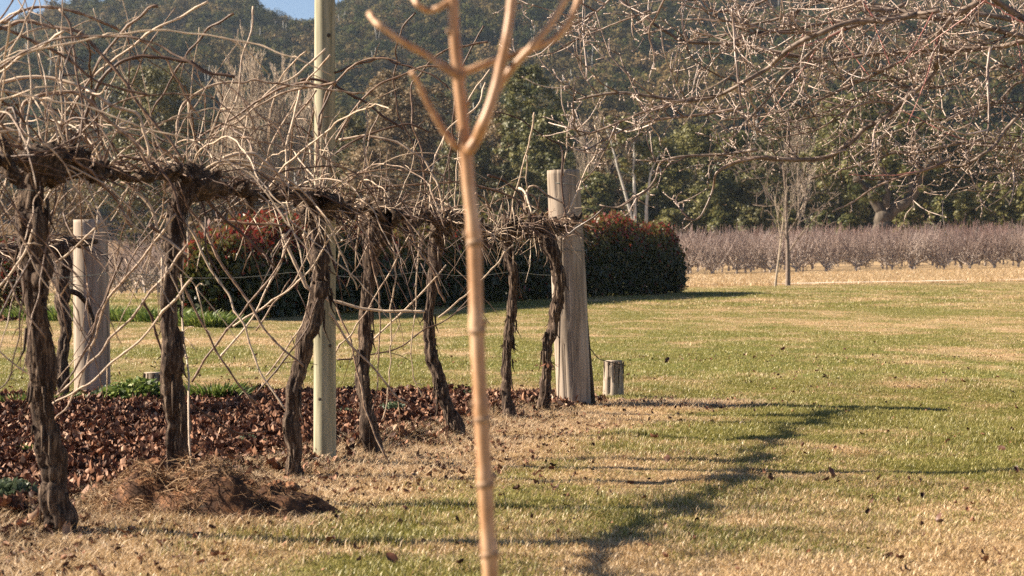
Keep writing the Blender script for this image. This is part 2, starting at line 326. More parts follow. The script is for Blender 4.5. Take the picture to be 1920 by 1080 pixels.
# ---------------------------------------------------------------- scatter (stuff only)
def gn_scatter(name, P, rot, scl, idx, protos, matl=None, tint=None, label=None, cat=None):
    me = bpy.data.meshes.new(name); me.vertices.add(len(P)); me.vertices.foreach_set('co', P.astype(np.float32).ravel())
    for an, ty, key, dat in (('rot', 'FLOAT_VECTOR', 'vector', rot), ('scl', 'FLOAT_VECTOR', 'vector', scl), ('pick', 'INT', 'value', idx)):
        a = me.attributes.new(an, ty, 'POINT'); a.data.foreach_set(key, np.ascontiguousarray(dat.ravel().astype(np.int32 if ty == 'INT' else np.float32)))
    if tint is not None:
        a = me.attributes.new('tint', 'FLOAT_COLOR', 'POINT'); a.data.foreach_set('color', tint.astype(np.float32).ravel())
    o = bpy.data.objects.new(name, me); COL.objects.link(o)
    c = bpy.data.collections.new(name + '_kinds')
    for k, pr in enumerate(protos): pr.name = '%s_kind_%02d' % (name, k); c.objects.link(pr)
    t = bpy.data.node_groups.new(name, 'GeometryNodeTree')
    t.interface.new_socket('Geometry', in_out='INPUT', socket_type='NodeSocketGeometry'); t.interface.new_socket('Geometry', in_out='OUTPUT', socket_type='NodeSocketGeometry')
    n = t.nodes; l = t.links; gi = n.new('NodeGroupInput'); go = n.new('NodeGroupOutput')
    ip = n.new('GeometryNodeInstanceOnPoints'); ci = n.new('GeometryNodeCollectionInfo'); ci.inputs['Collection'].default_value = c
    ci.inputs['Separate Children'].default_value = True; ci.inputs['Reset Children'].default_value = True
    mp = n.new('GeometryNodeMeshToPoints'); l.new(gi.outputs[0], mp.inputs[0]); l.new(mp.outputs[0], ip.inputs['Points'])
    l.new(ci.outputs[0], ip.inputs['Instance']); ip.inputs['Pick Instance'].default_value = True
    def na(nm, ty):
        x = n.new('GeometryNodeInputNamedAttribute'); x.data_type = ty; x.inputs['Name'].default_value = nm; return x.outputs['Attribute']
    l.new(na('pick', 'INT'), ip.inputs['Instance Index']); l.new(na('rot', 'FLOAT_VECTOR'), ip.inputs['Rotation']); l.new(na('scl', 'FLOAT_VECTOR'), ip.inputs['Scale'])
    l.new(ip.outputs[0], go.inputs[0])
    md = o.modifiers.new('scatter', 'NODES'); md.node_group = t
    return tag(o, label, cat, kind='stuff')
def tuft(n, h, spread, width, r, lay=0.35, m='grass', segs=2):
    mb = MB(); k = np.arange(n)
    a = r.random(n) * 2 * np.pi; rad = spread * np.sqrt(r.random(n)); b = np.stack([rad * np.cos(a), rad * np.sin(a), np.zeros(n) - .004], -1)
    an = r.random(n) * 2 * np.pi; hh = h * (0.5 + 0.7 * r.random(n)); ln = np.clip(r.normal(lay, .3, n), 0.02, 1.4)
    d = np.stack([np.cos(an) * np.sin(ln), np.sin(an) * np.sin(ln), np.cos(ln)], -1)
    d2 = norm(d + np.stack([np.cos(an) * .5, np.sin(an) * .5, -.35 + 0 * an], -1)); sd = np.stack([-np.sin(an), np.cos(an), 0 * an], -1) * (width * (0.6 + .8 * r.random(n)))[:, None]
    p1 = b + d * (hh * .55)[:, None]; p2 = p1 + d2 * (hh * .45)[:, None]; p2[:, 2] = np.maximum(p2[:, 2], .002)
    v = np.stack([b - sd, b + sd, p1 + sd * .8, p1 - sd * .8, p2], 1).reshape(-1, 3); c = np.repeat(r.random(n), 5)
    q = np.stack([5 * k, 5 * k + 1, 5 * k + 2, 5 * k + 3], -1); mb.add(v, q, c); mb.f.append(np.stack([5 * k + 3, 5 * k + 2, 5 * k + 4], -1))
    return obj('t', mb, M[m], link=False)
def wedge(n, y0, y1, r, margin=1.35, power=2):
    """random ground points inside the camera's view wedge plus a margin"""
    y = np.sqrt(r.random(n) * (y1 ** 2 - y0 ** 2) + y0 ** 2); x = (r.random(n) - .5) * 0.48 * y * margin
    return x, y
def lawn(name, n, y0, y1, h, spread, width, blades, label, seed, lay=.4):
    r = np.random.default_rng(seed); x, y = wedge(n, y0, y1, r)
    keep = (mulchmask(x, y) < .35) & (y < 91.6 + 6 * np.clip((x - 5) / 43, -1, 1.2)); e = ((x - HEAPC[0]) / 0.5) ** 2 + ((y - HEAPC[1]) / 0.3) ** 2; keep &= (e > 1)
    x = x[keep]; y = y[keep]; n = len(x)
    D = dryness(x, y); P = np.stack([x, y, H(x, y)], -1)
    rot = np.stack([0 * x, 0 * x, r.random(n) * 6.28], -1); hv = 0.25 + 1.5 * fbm(x * 1.5, y * 1.5, 77) * (.4 + 1.2 * fbm(x * 6, y * 4, 78))
    s = (0.75 + .5 * r.random(n)); scl = np.stack([s, s, s * hv * (1 - .25 * D)], -1)
    tint = np.stack([D, fbm(x * 2, y * 2, 41) * .5 + r.random(n) * .5, r.random(n), np.ones(n)], -1)
    return gn_scatter(name, P, rot, scl, r.integers(0, 6, n), [tuft(blades, h, spread, width, r, lay) for _ in range(6)], tint=tint, label=label, cat='grass')
lawn('grass', 120000, 6.2, 19, .036, .05, .0016, 16, 'short mown lawn, green with straw patches, across the foreground', 1, .55)
lawn('grass', 110000, 18.5, 48, .030, .10, .0022, 14, 'mown green lawn in the middle distance', 2, .5)
lawn('grass', 60000, 47, 99, .045, .22, .006, 14, 'far end of the mown lawn before the orchard', 3, .5)
# straw and long dead grass along the row
r = np.random.default_rng(5)
n = 17000; t = r.random(n) * 1.25 - .2; s = np.abs(r.normal(0, .46, n)) - .34
x = RA[0] + RD[0] * t + RU[1] * s; y = RA[1] + RD[1] * t - RU[0] * s
x = np.concatenate([x, r.normal(.95, .5, 1800)]); y = np.concatenate([y, r.normal(15.6, .22, 1800)]); n = len(x)
k = (y > 6) & (y < 16.4); x, y = x[k], y[k]; n = len(x)
sc = (.35 + .7 * r.random(n)) * (.5 + fbm(x * 3, y * 3, 79))
gn_scatter('straw', np.stack([x, y, H(x, y)], -1), np.stack([0 * x, 0 * x, r.random(n) * 6.28], -1), np.stack([sc, sc, sc * .8], -1), r.integers(0, 5, n),
           [tuft(12, .10, .05, .0013, r, 1.0, 'straw') for _ in range(5)], label='matted dead straw along the foot of the vine row', cat='straw')
# long tawny grass in front of the orchard
n = 48000; y = 98.5 + (r.random(n) ** .8) * 52.5; x = (r.random(n) - .5) * .62 * y
D = np.clip(.93 + .1 * r.random(n), 0, 1); sc = .7 + .7 * r.random(n)
gn_scatter('dry_grass', np.stack([x, y, H(x, y)], -1), np.stack([0 * x, 0 * x, r.random(n) * 6.28], -1), np.stack([sc, sc, sc], -1), r.integers(0, 5, n),
           [tuft(26, .20, .25, .008, r, .3) for _ in range(5)], tint=np.stack([D, r.random(n), r.random(n), D * 0 + 1], -1), label='long tawny dry grass in front of the orchard', cat='grass')

# leaf mulch
def curl_leaf(r, sz):
    mb = MB(); u = np.linspace(-1, 1, 5); v = np.linspace(-1, 1, 4); U, V_ = np.meshgrid(u, v, indexing='ij'); wd = np.sqrt(np.clip(1 - U ** 2 * .92, 0, 1)) * (0.45 + .3 * r.random())
    c1, c2 = r.normal(0, .5, 2) + .35
    P = np.stack([U, V_ * wd, c1 * U ** 2 * .5 + c2 * V_ ** 2 * .5 + .12 * r.normal(size=U.shape)], -1) * sz
    i = (np.arange(4)[:, None] * 4 + np.arange(3)[None]).ravel(); mb.add(P.reshape(-1, 3), np.stack([i, i + 4, i + 5, i + 1], -1), .5)
    return mb
def mulchb(m, n, l, p):
    oi = n.new('ShaderNodeObjectInfo'); rp = ramp(n, [(0, (.030, .012, .008)), (.4, (.12, .052, .030)), (.75, (.27, .13, .072)), (.95, (.36, .20, .125)), (1, (.5, .36, .25))])
    l.new(oi.outputs['Random'], rp.inputs[0]); l.new(rp.outputs[0], p.inputs['Base Color']); p.inputs['Roughness'].default_value = .6; p.inputs['Specular IOR Level'].default_value = .25
M['mulchi'] = mat('mulch_leaf', mulchb)
prot = [obj('t', curl_leaf(r, .026), M['mulchi'], link=False) for _ in range(10)]
n = 90000; y = 6.3 + r.random(n) * 10.1; x = -4.9 + r.random(n) * 5.6
k = (r.random(n) < mulchmask(x, y)) & (x > -.36 * y); x, y = x[k], y[k]; n = len(x)
x2 = -15 + r.random(9000) * 7; y2 = 36.3 + r.random(9000) * 4.5; k = r.random(9000) < mulchmask(x2, y2); x = np.concatenate([x, x2[k]]); y = np.concatenate([y, y2[k]]); n = len(x)
sc = (.25 + 1.25 * r.random(n) ** 2) * np.where(y > 20, 2.2, 1)
gn_scatter('leaf_mulch', np.stack([x, y, H(x, y) + .004 + .02 * r.random(n)], -1), np.stack([r.normal(0, .55, n), r.normal(0, .55, n), r.random(n) * 6.28], -1), np.stack([sc] * 3, -1), r.integers(0, 10, n), prot,
           label='thick bed of dead reddish brown leaves beside the vines', cat='leaf mulch')

n1 = 2300; t = r.random(n1) * 1.2 - .2; s = np.abs(r.normal(0, .55, n1)) - .2
x = RA[0] + RD[0] * t + RU[1] * s; y = RA[1] + RD[1] * t - RU[0] * s; x2, y2 = wedge(2600, 6.5, 24, r); k = fbm(x2 * .8, y2 * .8, 95) > .52; x = np.concatenate([x, x2[k], r.normal(1.0, .45, 300)]); y = np.concatenate([y, y2[k], r.normal(15.6, .3, 300)]); n = len(x)
sc = .25 + .5 * r.random(n)
gn_scatter('leaf_litter', np.stack([x, y, H(x, y) + .01 + .012 * r.random(n)], -1), np.stack([r.normal(0, .6, n), r.normal(0, .6, n), r.random(n) * 6.28], -1), np.stack([sc] * 3, -1), r.integers(0, 6, n),
           [obj('t', curl_leaf(r, .026), M['mulchi'], link=False) for _ in range(6)], label='fine crumbs of dead leaf lying in the straw and short grass', cat='leaf litter')

# ---------------------------------------------------------------- hill forest
r = np.random.default_rng(9)
def gumcrown(r, hgt):
    mb = MB(); K = 16
    C = np.stack([r.normal(0, 2.0, K), r.normal(0, 2.0, K), hgt * (0.5 + .45 * r.random(K))], -1); Rr = 1.1 + 1.3 * r.random(K)
    leafcloud(mb, C, Rr, 52, .36, r, .7, .5)
    return mb
hp = []
for k in range(9):
    mb = gumcrown(r, 9 + 3 * r.random()); o = obj('t', mb, M['hill'], link=False)
    me = o.data; me.materials.append(M['whitebark'])
    hp.append(o)
for k in range(3):
    mb = MB(); 
    tubes(mb, np.array([[0, 0, 0], [.3, 0, 4], [.1, .2, 8.0], [.6, .1, 11.5]]), np.array([.3, .24, .17, .08]), 5)
    tubes(mb, np.array([[.2, 0, 5], [-1.0, .2, 8.0], [-1.6, .2, 10.5]]), np.array([.18, .12, .06]), 5)
    hp.append(obj('t', mb, M['whitebark'], link=False))
n = 7600; y = np.sqrt(r.random(n) * (960 ** 2 - 425 ** 2) + 425 ** 2); x = (r.random(n) - .5) * .70 * y
pk = r.integers(0, 9, n); wt = r.random(n) < .06; pk[wt] = r.integers(9, 12, wt.sum())
sc = .7 + .6 * r.random(n); sc[wt] *= .95
gn_scatter('hill_forest', np.stack([x, y, H(x, y) - .8], -1), np.stack([r.normal(0, .06, n), r.normal(0, .06, n), r.random(n) * 6.28], -1), np.stack([sc, sc, sc * (.85 + .3 * r.random(n))], -1), pk, hp,
           label='dense grey green gum forest covering the far hill', cat='forest')

# ---------------------------------------------------------------- generic branching
def grow(P0, D0, L, r0, level, r, out, maxlev, up=0.2, ang=0.6, nk=5, N=6, wob=.18, tip=.35, lf=.6, curve=None):
    """collects (level, path, radii)"""
    d = norm(np.asarray(D0, float)); P = [np.asarray(P0, float)]; dirs = [d]
    for k in range(N - 1):
        d = norm(d + r.normal(size=3) * wob + np.array([0, 0, up * .3])); P.append(P[-1] + d * L / (N - 1)); dirs.append(d)
    P = np.array(P); rad = np.linspace(r0, r0 * tip, N); out.append((level, P, rad))
    if level >= maxlev: return
    for k in range(nk if np.isscalar(nk) else nk[level]):
        t = .25 + .72 * (k + r.random()) / (nk if np.isscalar(nk) else nk[level]); i = min(int(t * (N - 1)), N - 2); f = t * (N - 1) - i
        p = P[i] * (1 - f) + P[i + 1] * f; q = norm(np.cross(dirs[i], r.normal(size=3))); a = ang * (.7 + .6 * r.random())
        dd = norm(dirs[i] * np.cos(a) + q * np.sin(a) + np.array([0, 0, up]))
        grow(p, dd, L * lf * (1.15 - .5 * t) * (.8 + .4 * r.random()), max(rad[i] * .55, r0 * .12), level + 1, r, out, maxlev, up, ang, nk, N, wob, tip, lf)
def emit(mb, paths, sides=4, c=None):
    by = {}
    for lv, P, rd in paths: by.setdefault(len(P), []).append((P, rd))
    for N, L in by.items():
        tubes(mb, np.array([a for a, b in L]), np.array([b for a, b in L]), sides, None if c is None else c(len(L)), caps=False)

# ---------------------------------------------------------------- orchard
ORD = 'first second third fourth fifth sixth seventh eighth ninth tenth eleventh twelfth thirteenth fourteenth fifteenth sixteenth seventeenth eighteenth nineteenth twentieth'.split()
ORD += ['twenty ' + a for a in ORD[:9]] + ['thirtieth'] + ['thirty ' + a for a in ORD[:9]] + ['fortieth'] + ['forty ' + a for a in ORD[:9]] + ['fiftieth']
def orchard_mesh(r, h=3.0):
    o1 = [(0, np.array([[0, 0, -.05], [0, 0, .2], [.02, 0, .45]]), np.array([.075, .065, .06]))]; o2 = []
    for k in range(7):
        a = k / 7 * 6.28 + r.random() * .6
        grow([0, 0, .3], [np.cos(a) * .9, np.sin(a) * .9, .75], .95, .05, 0, r, o1, 1, .12, .7, 4, 5, .2, .55, .6)
    for lv, P, rd in list(o1)[1:]:
        for q in range(3):
            i = r.integers(1, len(P)); p = P[i]; L = (h - p[2]) * (.45 + .5 * r.random())
            d = np.array([r.normal(0, .42), r.normal(0, .42), 1]); 
            pts = p + np.outer(np.linspace(0, 1, 4), norm(d) * L) + np.cumsum(r.normal(0, .03, (4, 3)), 0); o2.append((0, pts, np.linspace(.018, .010, 4)))
    return o1, o2
def shootb(m, n, l, p):
    tc = n.new('ShaderNodeTexCoord'); sx = n.new('ShaderNodeSeparateXYZ'); l.new(tc.outputs['Object'], sx.inputs[0])
    oi = n.new('ShaderNodeObjectInfo'); ad = n.new('ShaderNodeMath'); ad.operation = 'MULTIPLY_ADD'; l.new(oi.outputs['Random'], ad.inputs[0]); ad.inputs[1].default_value = .8; l.new(sx.outputs[2], ad.inputs[2])
    mr = n.new('ShaderNodeMapRange'); l.new(ad.outputs[0], mr.inputs[0]); mr.inputs[1].default_value = .6; mr.inputs[2].default_value = 3.4
    rp = ramp(n, [(0, (.44, .36, .30)), (.45, (.30, .225, .19)), (.75, (.21, .145, .125)), (1, (.22, .12, .10))]); l.new(mr.outputs[0], rp.inputs[0]); l.new(rp.outputs[0], p.inputs['Base Color']); p.inputs['Roughness'].default_value = .5
M['shoot'] = mat('orchard_shoot', shootb)
M['oldlimb'] = wood('orchard_limb', (.34, .26, .21), (.60, .50, .42), (.78, .68, .58), (1, 1, 1), 6, .2)
r = np.random.default_rng(12); kinds = []
for k in range(5):
    o1, o2 = orchard_mesh(r); a = MB(); emit(a, o1, 4); b = MB(); emit(b, o2, 3); kinds.append((a.mesh('orchard_trunk', M['oldlimb']), b.mesh('orchard_crown', M['shoot'])))
def orchard_tree(x, y, k, label, group, sc):
    o = bpy.data.objects.new('orchard_tree', None); COL.objects.link(o); o.location = (x, y, float(H(x, y))); o.rotation_euler = (0, 0, rng.random() * 6.28); o.scale = (sc, sc, sc * (.9 + .2 * rng.random()))
    tag(o, label, 'fruit tree', group)
    for nm, me in (('trunk', kinds[k][0]), ('crown', kinds[k][1])): c = bpy.data.objects.new(nm, me); COL.objects.link(c); c.parent = o
for row in range(6):
    y = 150 + row * 6.0
    xa = np.arange(8 + (row % 2) * .9, .29 * y, 2.05)
    lab = 'bare pruned orchard tree with reddish shoots in the front row beyond the tawny grass' if row == 0 else 'bare orchard tree with reddish shoots standing behind the front orchard row'
    for xi, x in enumerate(xa):
        if row == 0: lab = ORD[xi] + ' bare pruned reddish tree from the left in the front orchard row'
        orchard_tree(x + rng.normal(0, .25), y + rng.normal(0, .3) + .04 * x, rng.integers(0, 5), lab, 'orchard trees in the front row' if row == 0 else 'orchard trees behind the front row', 1.13 + .15 * rng.random())
for row in range(4):
    y = 74 + row * 6
    for x in np.arange(-.25 * y, -.085 * y, 1.9): orchard_tree(x + rng.normal(0, .2), y + rng.normal(0, .2), rng.integers(0, 5), 'bare brown fruit tree behind the vine trunks at the left of the hedge', 'fruit trees behind the vine row', .72 + .1 * rng.random())

# ---------------------------------------------------------------- trees beyond the orchard
def leafy(kind, label, px, top, wpx, d, seed, m='gum', n=3200, trunkm='darkbark', base=.12, leaf=.20, group='evergreen trees beyond the orchard', lean=0, dens=1.0, nb=5):
    r = np.random.default_rng(seed); x = (px - 960) / F * d; z0 = float(H(x, d)); h = EYE + (HY - top) / F * d - z0; wd = wpx / F * d / 2
    t = thing(kind, label, 'tree', (x, d, z0), group)
    paths = []; P = np.array([[0, 0, -.3], [lean * .3, 0, h * .2], [lean * .7, 0, h * .45], [lean, 0, h * .72]]); P = cr(P, 8) + np.cumsum(r.normal(0, .06, (8, 3)), 0) * h * .03
    paths.append((0, P, np.linspace(.022 * h + .05, .06, 8)))
    for k in range(nb + 4):
        i = r.integers(1, 7); a = r.random() * 6.28; grow(P[i], [np.cos(a), np.sin(a), .75], wd * (.9 - .04 * i), .010 * h, 1, r, paths, 2, .15, .6, 4, 5, .2, .3, .6)
    mb = MB(); emit(mb, paths, 5); obj('trunk', mb, M[trunkm], t, True, loc=(0, 0, 0))
    n = int(n * 1.35); leaf *= .92; n = int(n * 1.9); K = max(12, int(n * dens / 60)); 
    zz = base + (1 - base) * r.random(K) ** .8; prof = np.sin(np.clip(zz, 0, 1) ** 1.2 * np.pi * .93) ** .6
    a = r.random(K) * 6.28; rad = wd * prof * np.sqrt(r.random(K)) * .95; lob = 1 + .35 * np.sin(a * 3 + seed) * np.sin(zz * 9 + seed)
    C = np.stack([rad * np.cos(a) * lob + lean * zz, rad * np.sin(a) * lob, zz * h * .96], -1); Rr = (.10 + .10 * r.random(K)) * max(wd, 1.5) + .18
    cb = MB(); leafcloud(cb, C, Rr, 60, leaf, r, .65, .45); obj('crown', cb, M[m], t, loc=(0, 0, 0)); return t
def bare(kind, label, px, top, wpx, d, seed, m='greybark', nk=(9, 6, 5), up=.3, ang=.6, group=None, r0=None, basepy=None, maxlev=3, thick=1.0, lf=.55, sides=4, cat='tree', minr=.006):
    r = np.random.default_rng(seed); x = (px - 960) / F * d; z0 = float(H(x, d)); h = EYE + (HY - top) / F * d - z0
    t = thing(kind, label, cat, (x, d, z0), group); paths = []
    grow([0, 0, -.1], [0, 0, 1], h * .8, (r0 or .02 * h), 0, r, paths, maxlev, up, ang, list(nk) + [4, 4], 8, .05, .25, lf)
    for i, p in enumerate(paths):
        if p[0] > 0: p[2][:] = np.maximum(p[2] * thick, minr * d / 100)
    mb = MB(); emit(mb, paths[:1], 7); obj('trunk', mb, M[m], t, True, loc=(0, 0, 0))
    mb = MB(); emit(mb, paths[1:], sides); obj('crown', mb, M[m], t, loc=(0, 0, 0)); return t
# px, top, width, depth, material, leaves
TREES = [
 (-60, 190, 260, 205, 'brownleaf', 5200, 'broad brownish tree beyond the vines at the far left edge'),
 (120, 215, 170, 215, 'brownleaf', 4200, 'low russet tree beyond the tangled canes left of the dark tree'),
 (285, 118, 230, 200, 'darkleaf', 7000, 'large dark rounded tree seen through the tangled canes'),
 (395, 300, 120, 205, 'brownleaf', 2600, 'low brown bushy tree at the foot of the pale poplars'),
 (500, 330, 170, 200, 'brownleaf', 3000, 'low brown scrub tree in front of the pale poplars'),
 (655, 205, 110, 230, 'darkleaf', 3600, 'dark green tree just right of the tall pole'),
 (735, 125, 130, 235, 'brownleaf', 4800, 'tall yellow brown tree between the tall pole and the orange sapling'),
 (700, 270, 170, 222, 'brownleaf', 4800, 'russet tree low behind the arching canes right of the pole'),
 (815, 150, 140, 238, 'brownleaf', 5000, 'tall russet tree just left of the orange sapling'),
 (860, 255, 150, 220, 'darkleaf', 4600, 'dark olive tree behind the stem of the orange sapling'),
 (935, 185, 120, 232, 'brownleaf', 4000, 'brown tree immediately right of the orange sapling fork'),
 (1000, 112, 130, 228, 'gum', 6500, 'tall green tree behind and left of the big end post'),
 (1050, 195, 150, 222, 'gum', 6500, 'wide green tree directly behind the top of the end post'),
 (960, 300, 120, 218, 'darkleaf', 3500, 'dark low tree behind the end of the vine row'),
 (1150, 195, 120, 245, 'brownleaf', 3000, 'greyish brown tree beyond the leaning white trunk'),
 (1130, 320, 110, 214, 'gum', 4500, 'low green tree right of the end post above the hedge'),
 (1235, 255, 130, 226, 'gum', 5000, 'green tree right of the leaning white trunk'),
 (1310, 225, 140, 232, 'olive', 5200, 'yellow green tree above the right end of the hedge'),
 (1225, 340, 90, 214, 'gum', 3000, 'small green tree above the middle of the red tipped hedge'),
 (1390, 240, 150, 228, 'gum', 5600, 'green tree left of the slender bare tree'),
 (1330, 345, 110, 214, 'olive', 3400, 'low yellow green bush tree above the hedge end'),
 (1470, 195, 150, 236, 'darkleaf', 5400, 'dark green tree behind the slender bare tree'),
 (1560, 170, 170, 230, 'olive', 6800, 'yellow green tree right of the slender bare tree'),
 (1640, 165, 180, 236, 'gum', 6800, 'tall green tree behind the gnarled forked trunk'),
 (1740, 215, 150, 232, 'darkleaf', 5600, 'dark green tree right of the gnarled forked trunk'),
 (1830, 250, 160, 236, 'darkleaf', 5600, 'dark tree behind the low olive bushes'),
 (1925, 225, 170, 240, 'gum', 5600, 'green tree at the far right edge of the wood'),
 (2030, 210, 170, 236, 'gum', 4600, 'green tree beyond the right edge'),
]
for i, (px, top, wd, d, m, n, lab) in enumerate(TREES):
    leafy('broadleaf_tree', lab, px, top, wd, d, 100 + i, m, n, group=None, base=.10, leaf=.17, lean=rng.normal(0, .6))
BUSH = [(1100, 385, 70, 'gum'), (1165, 395, 60, 'olive'), (1260, 390, 70, 'olive'), (1410, 385, 70, 'darkleaf'), (1475, 390, 60, 'olive'), (1540, 395, 60, 'gum'), (1590, 400, 50, 'gum'),
        (1705, 375, 60, 'olive'), (1765, 365, 60, 'gum'), (1812, 355, 55, 'olive'), (1850, 340, 60, 'olive'), (1895, 320, 70, 'olive'), (1945, 315, 70, 'olive'), (1350, 395, 50, 'gum')]
BL = ['behind the right side of the end post', 'just right of the end post over the hedge', 'above the red tips at the hedge end', 'left of the slender bare tree', 'directly behind the slender bare tree',
      'right of the slender bare tree', 'left foot of the gnarled forked trunk', 'right foot of the gnarled forked trunk', 'first in the row right of the forked trunk', 'second in the row right of the forked trunk',
      'fifth from the right edge, tall and yellowish', 'tallest of the lit bushes by the right edge', 'cut by the right edge of the picture', 'above the gap between hedge and orchard']
for i, (px, top, wd, m) in enumerate(BUSH):
    leafy('bush', 'rounded green bush ' + BL[i], px, top, wd, 206 + (i % 3) * 2, 300 + i, m, 2600, base=.0, leaf=.15, group=None, dens=1.1)['category'] = 'bush'
# fork-trunked old tree
t = thing('gnarled_tree', 'old gnarled tree with dark trunk forking low above the orchard', 'tree', ((1650 - 960) / F * 204, 204, float(H(35, 204))))
def fp(L): return np.array([W(a, b, 204) for a, b in L]) 
mb = MB()
for L, ra, rb in [([(1652, 450), (1655, 415), (1665, 395)], .95, .75), ([(1660, 405), (1690, 385), (1712, 368), (1725, 330), (1760, 290)], .62, .3), ([(1655, 400), (1640, 375), (1625, 350), (1600, 335)], .55, .25), ([(1660, 395), (1662, 360), (1655, 320), (1640, 280)], .45, .2),
                  ([(1710, 370), (1705, 340), (1690, 310)], .3, .15), ([(1640, 375), (1652, 340), (1676, 318)], .26, .12)]:
    P = cr(fp(L), 9) + rng.normal(0, .08, (9, 3)); tubes(mb, P, np.linspace(ra, rb, 9), 8)
obj('trunk', mb, M['darkbark'], t, True)
cb = MB(); r = np.random.default_rng(44); K = 60; C = np.stack([35 + r.normal(0, 3.2, K), 204 + r.normal(0, 1.6, K), 10.5 + r.normal(0, 2.6, K)], -1); leafcloud(cb, C, .5 + .5 * r.random(K), 55, .18, r, .6, .4); obj('crown', cb, M['gum'], t)
# white trunks
for L, lab in [([(1198, 440), (1182, 400), (1172, 360), (1160, 320), (1150, 280), (1138, 245)], 'leaning white trunked gum right of the end post'), ([(1190, 430), (1190, 360), (1188, 310), (1190, 255)], 'slim upright white gum beside the leaning white trunk'),
               ([(1212, 430), (1214, 370), (1222, 320), (1235, 290)], 'grey white gum trunk behind the hanging twig')]:
    d = 203; P = cr(np.array([W(a, b, d) for a, b in L]), 12) + rng.normal(0, .03, (12, 3)); P[0, 2] = float(H(P[0, 0], d))
    t = thing('gum_tree', lab, 'tree', P[0]); mb = MB(); tubes(mb, P, np.linspace(.19, .05, 12), 7); obj('trunk', mb, M['whitebark'], t, True)
    out = []; r = np.random.default_rng(int(L[0][0]))
    for k in range(6): grow(P[6 + k], [r.normal(), r.normal(), 1.2], 1.5, .018, 1, r, out, 2, .2, .6, 4, 5, .2, .3, .6)
    mb = MB(); emit(mb, out, 4); cb = MB(); C = np.array([p[1][-1] for p in out]); leafcloud(cb, C, .35 + .2 * r.random(len(C)), 30, .14, r, .6, .4)
    obj('branches', mb, M['whitebark'], t); obj('crown', cb, M['gum'], t)
# pale poplars left, grey bare trees right
for i, (px, top, wd, lab) in enumerate([(478, 78, 100, 'tallest pale bare poplar left of the tall pole'), (445, 130, 80, 'pale bare poplar at the left of the poplar clump'), (520, 118, 90, 'pale bare poplar in the middle of the clump'), (556, 122, 80, 'pale bare poplar nearest the tall pole on its left'), (428, 190, 60, 'shorter pale bare poplar beside the dark rounded tree')]):
    bare('poplar_tree', lab, px, top, wd, 212, 400 + i, 'poplar', (24, 9, 5), .32, .5, r0=.2, maxlev=3, lf=.42, thick=.8, sides=3, minr=.011)
for i, (px, top, lab) in enumerate([(1500, 215, 'grey leafless tree behind the slender bare tree'), (1095, 210, 'grey leafless tree between the end post and white gum')]):
    bare('bare_tree', lab, px, top, 90, 218, 420 + i, 'greybark', (14, 8, 5), .4, .6, r0=.16, lf=.42, sides=3)
# slender bare trees at the lawn's edge
t = bare('bare_tree', 'slender young leafless tree at the lawn edge before the orchard', 1477, 225, 120, 90, 431, 'limb', (10, 5, 4), .07, 1.0, r0=.115, thick=.6, lf=.5, minr=.013)
bare('bare_tree', 'thin crooked leafless sapling just left of the slender bare tree', 1453, 330, 40, 89, 433, 'greybark', (6, 4, 3), .45, .5, r0=.055, thick=.8, lf=.45)

# ---------------------------------------------------------------- hedge
r = np.random.default_rng(21)
A = np.array([-5.7, 38.5]); B = np.array([5.15, 70.0]); L_ = np.linalg.norm(B - A); U_ = (B - A) / L_; Nn = np.array([U_[1], -U_[0]])
n = 120000; t_ = r.random(n); t_ = t_ ** 1.0; s_ = (r.random(n) - .5) * 2; s_ = np.sign(s_) * np.abs(s_) ** .5; z_ = r.random(n)
ht = 1.62 + .45 * t_ + .75 * (fbm(t_ * 24, t_ * 0 + 2, 3) - .45) + .22 * r.random(n) ** 3
hw = .85 + .7 * (fbm(t_ * 22, z_ * 2.5, 6) - .5); hw *= (1 - .5 * z_ ** 3) * (.8 + .2 * np.minimum(z_ * 5, 1))
endr = np.clip(np.minimum(t_ / .03, (1 - t_) / .045), .0, 1) ** .6; ht = ht * (.72 + .28 * endr); hw = hw * (.3 + .7 * endr)
x = A[0] + U_[0] * L_ * t_ + Nn[0] * s_ * hw; y = A[1] + U_[1] * L_ * t_ + Nn[1] * s_ * hw
x = x + r.normal(0, .07, n); y = y + r.normal(0, .07, n); z = H(x, y) + .04 + z_ ** .85 * ht + .05 * r.normal(size=n)
dd = norm(np.stack([Nn[0] * s_, Nn[1] * s_, z_ * .8], -1) + .7 * r.normal(size=(n, 3))); u = norm(np.cross(dd, rdir(n, r)) + np.array([0, 0, .5])); v = np.cross(dd, u)
sz = (.040 + .03 * r.random(n))[:, None]
redp = fbm(x * .9, y * .5, 61); c = np.clip(r.random(n) * .48 + .34 * ss(.35, 1, z_), 0, .66); red = r.random(n) < (1 + 1.2 * np.exp(-((t_ - 1) / .12) ** 2) + .8 * np.exp(-(t_ / .2) ** 2)) * ss(.45, 1, z_ + .55 * (redp - .5)) * ss(.34, .6, redp) * .36 + .04; c[red] = .72 + .28 * r.random(red.sum())  # non-red leaves brighten with height: sunlight on the hedge top painted into the colour
mb = MB(); quads(mb, np.stack([x, y, z], -1), u * sz * 1.3, v * sz * .6, c)
hd = thing('hedge', 'long dark green hedge with red tipped new leaves', 'hedge', (0, 55, 0))
obj('foliage', mb, M['hedgeleaf'], hd)
sm = MB(); n = 260; t_ = r.random(n); x = A[0] + U_[0] * L_ * t_; y = A[1] + U_[1] * L_ * t_; b = np.stack([x, y, H(x, y)], -1)
P = b[:, None] + np.linspace(0, 1, 5)[None, :, None] * np.concatenate([r.normal(0, .3, (n, 2)), 1.5 + .2 * r.random((n, 1))], 1)[:, None] + r.normal(0, .03, (n, 5, 3)); P[:, 0] = b
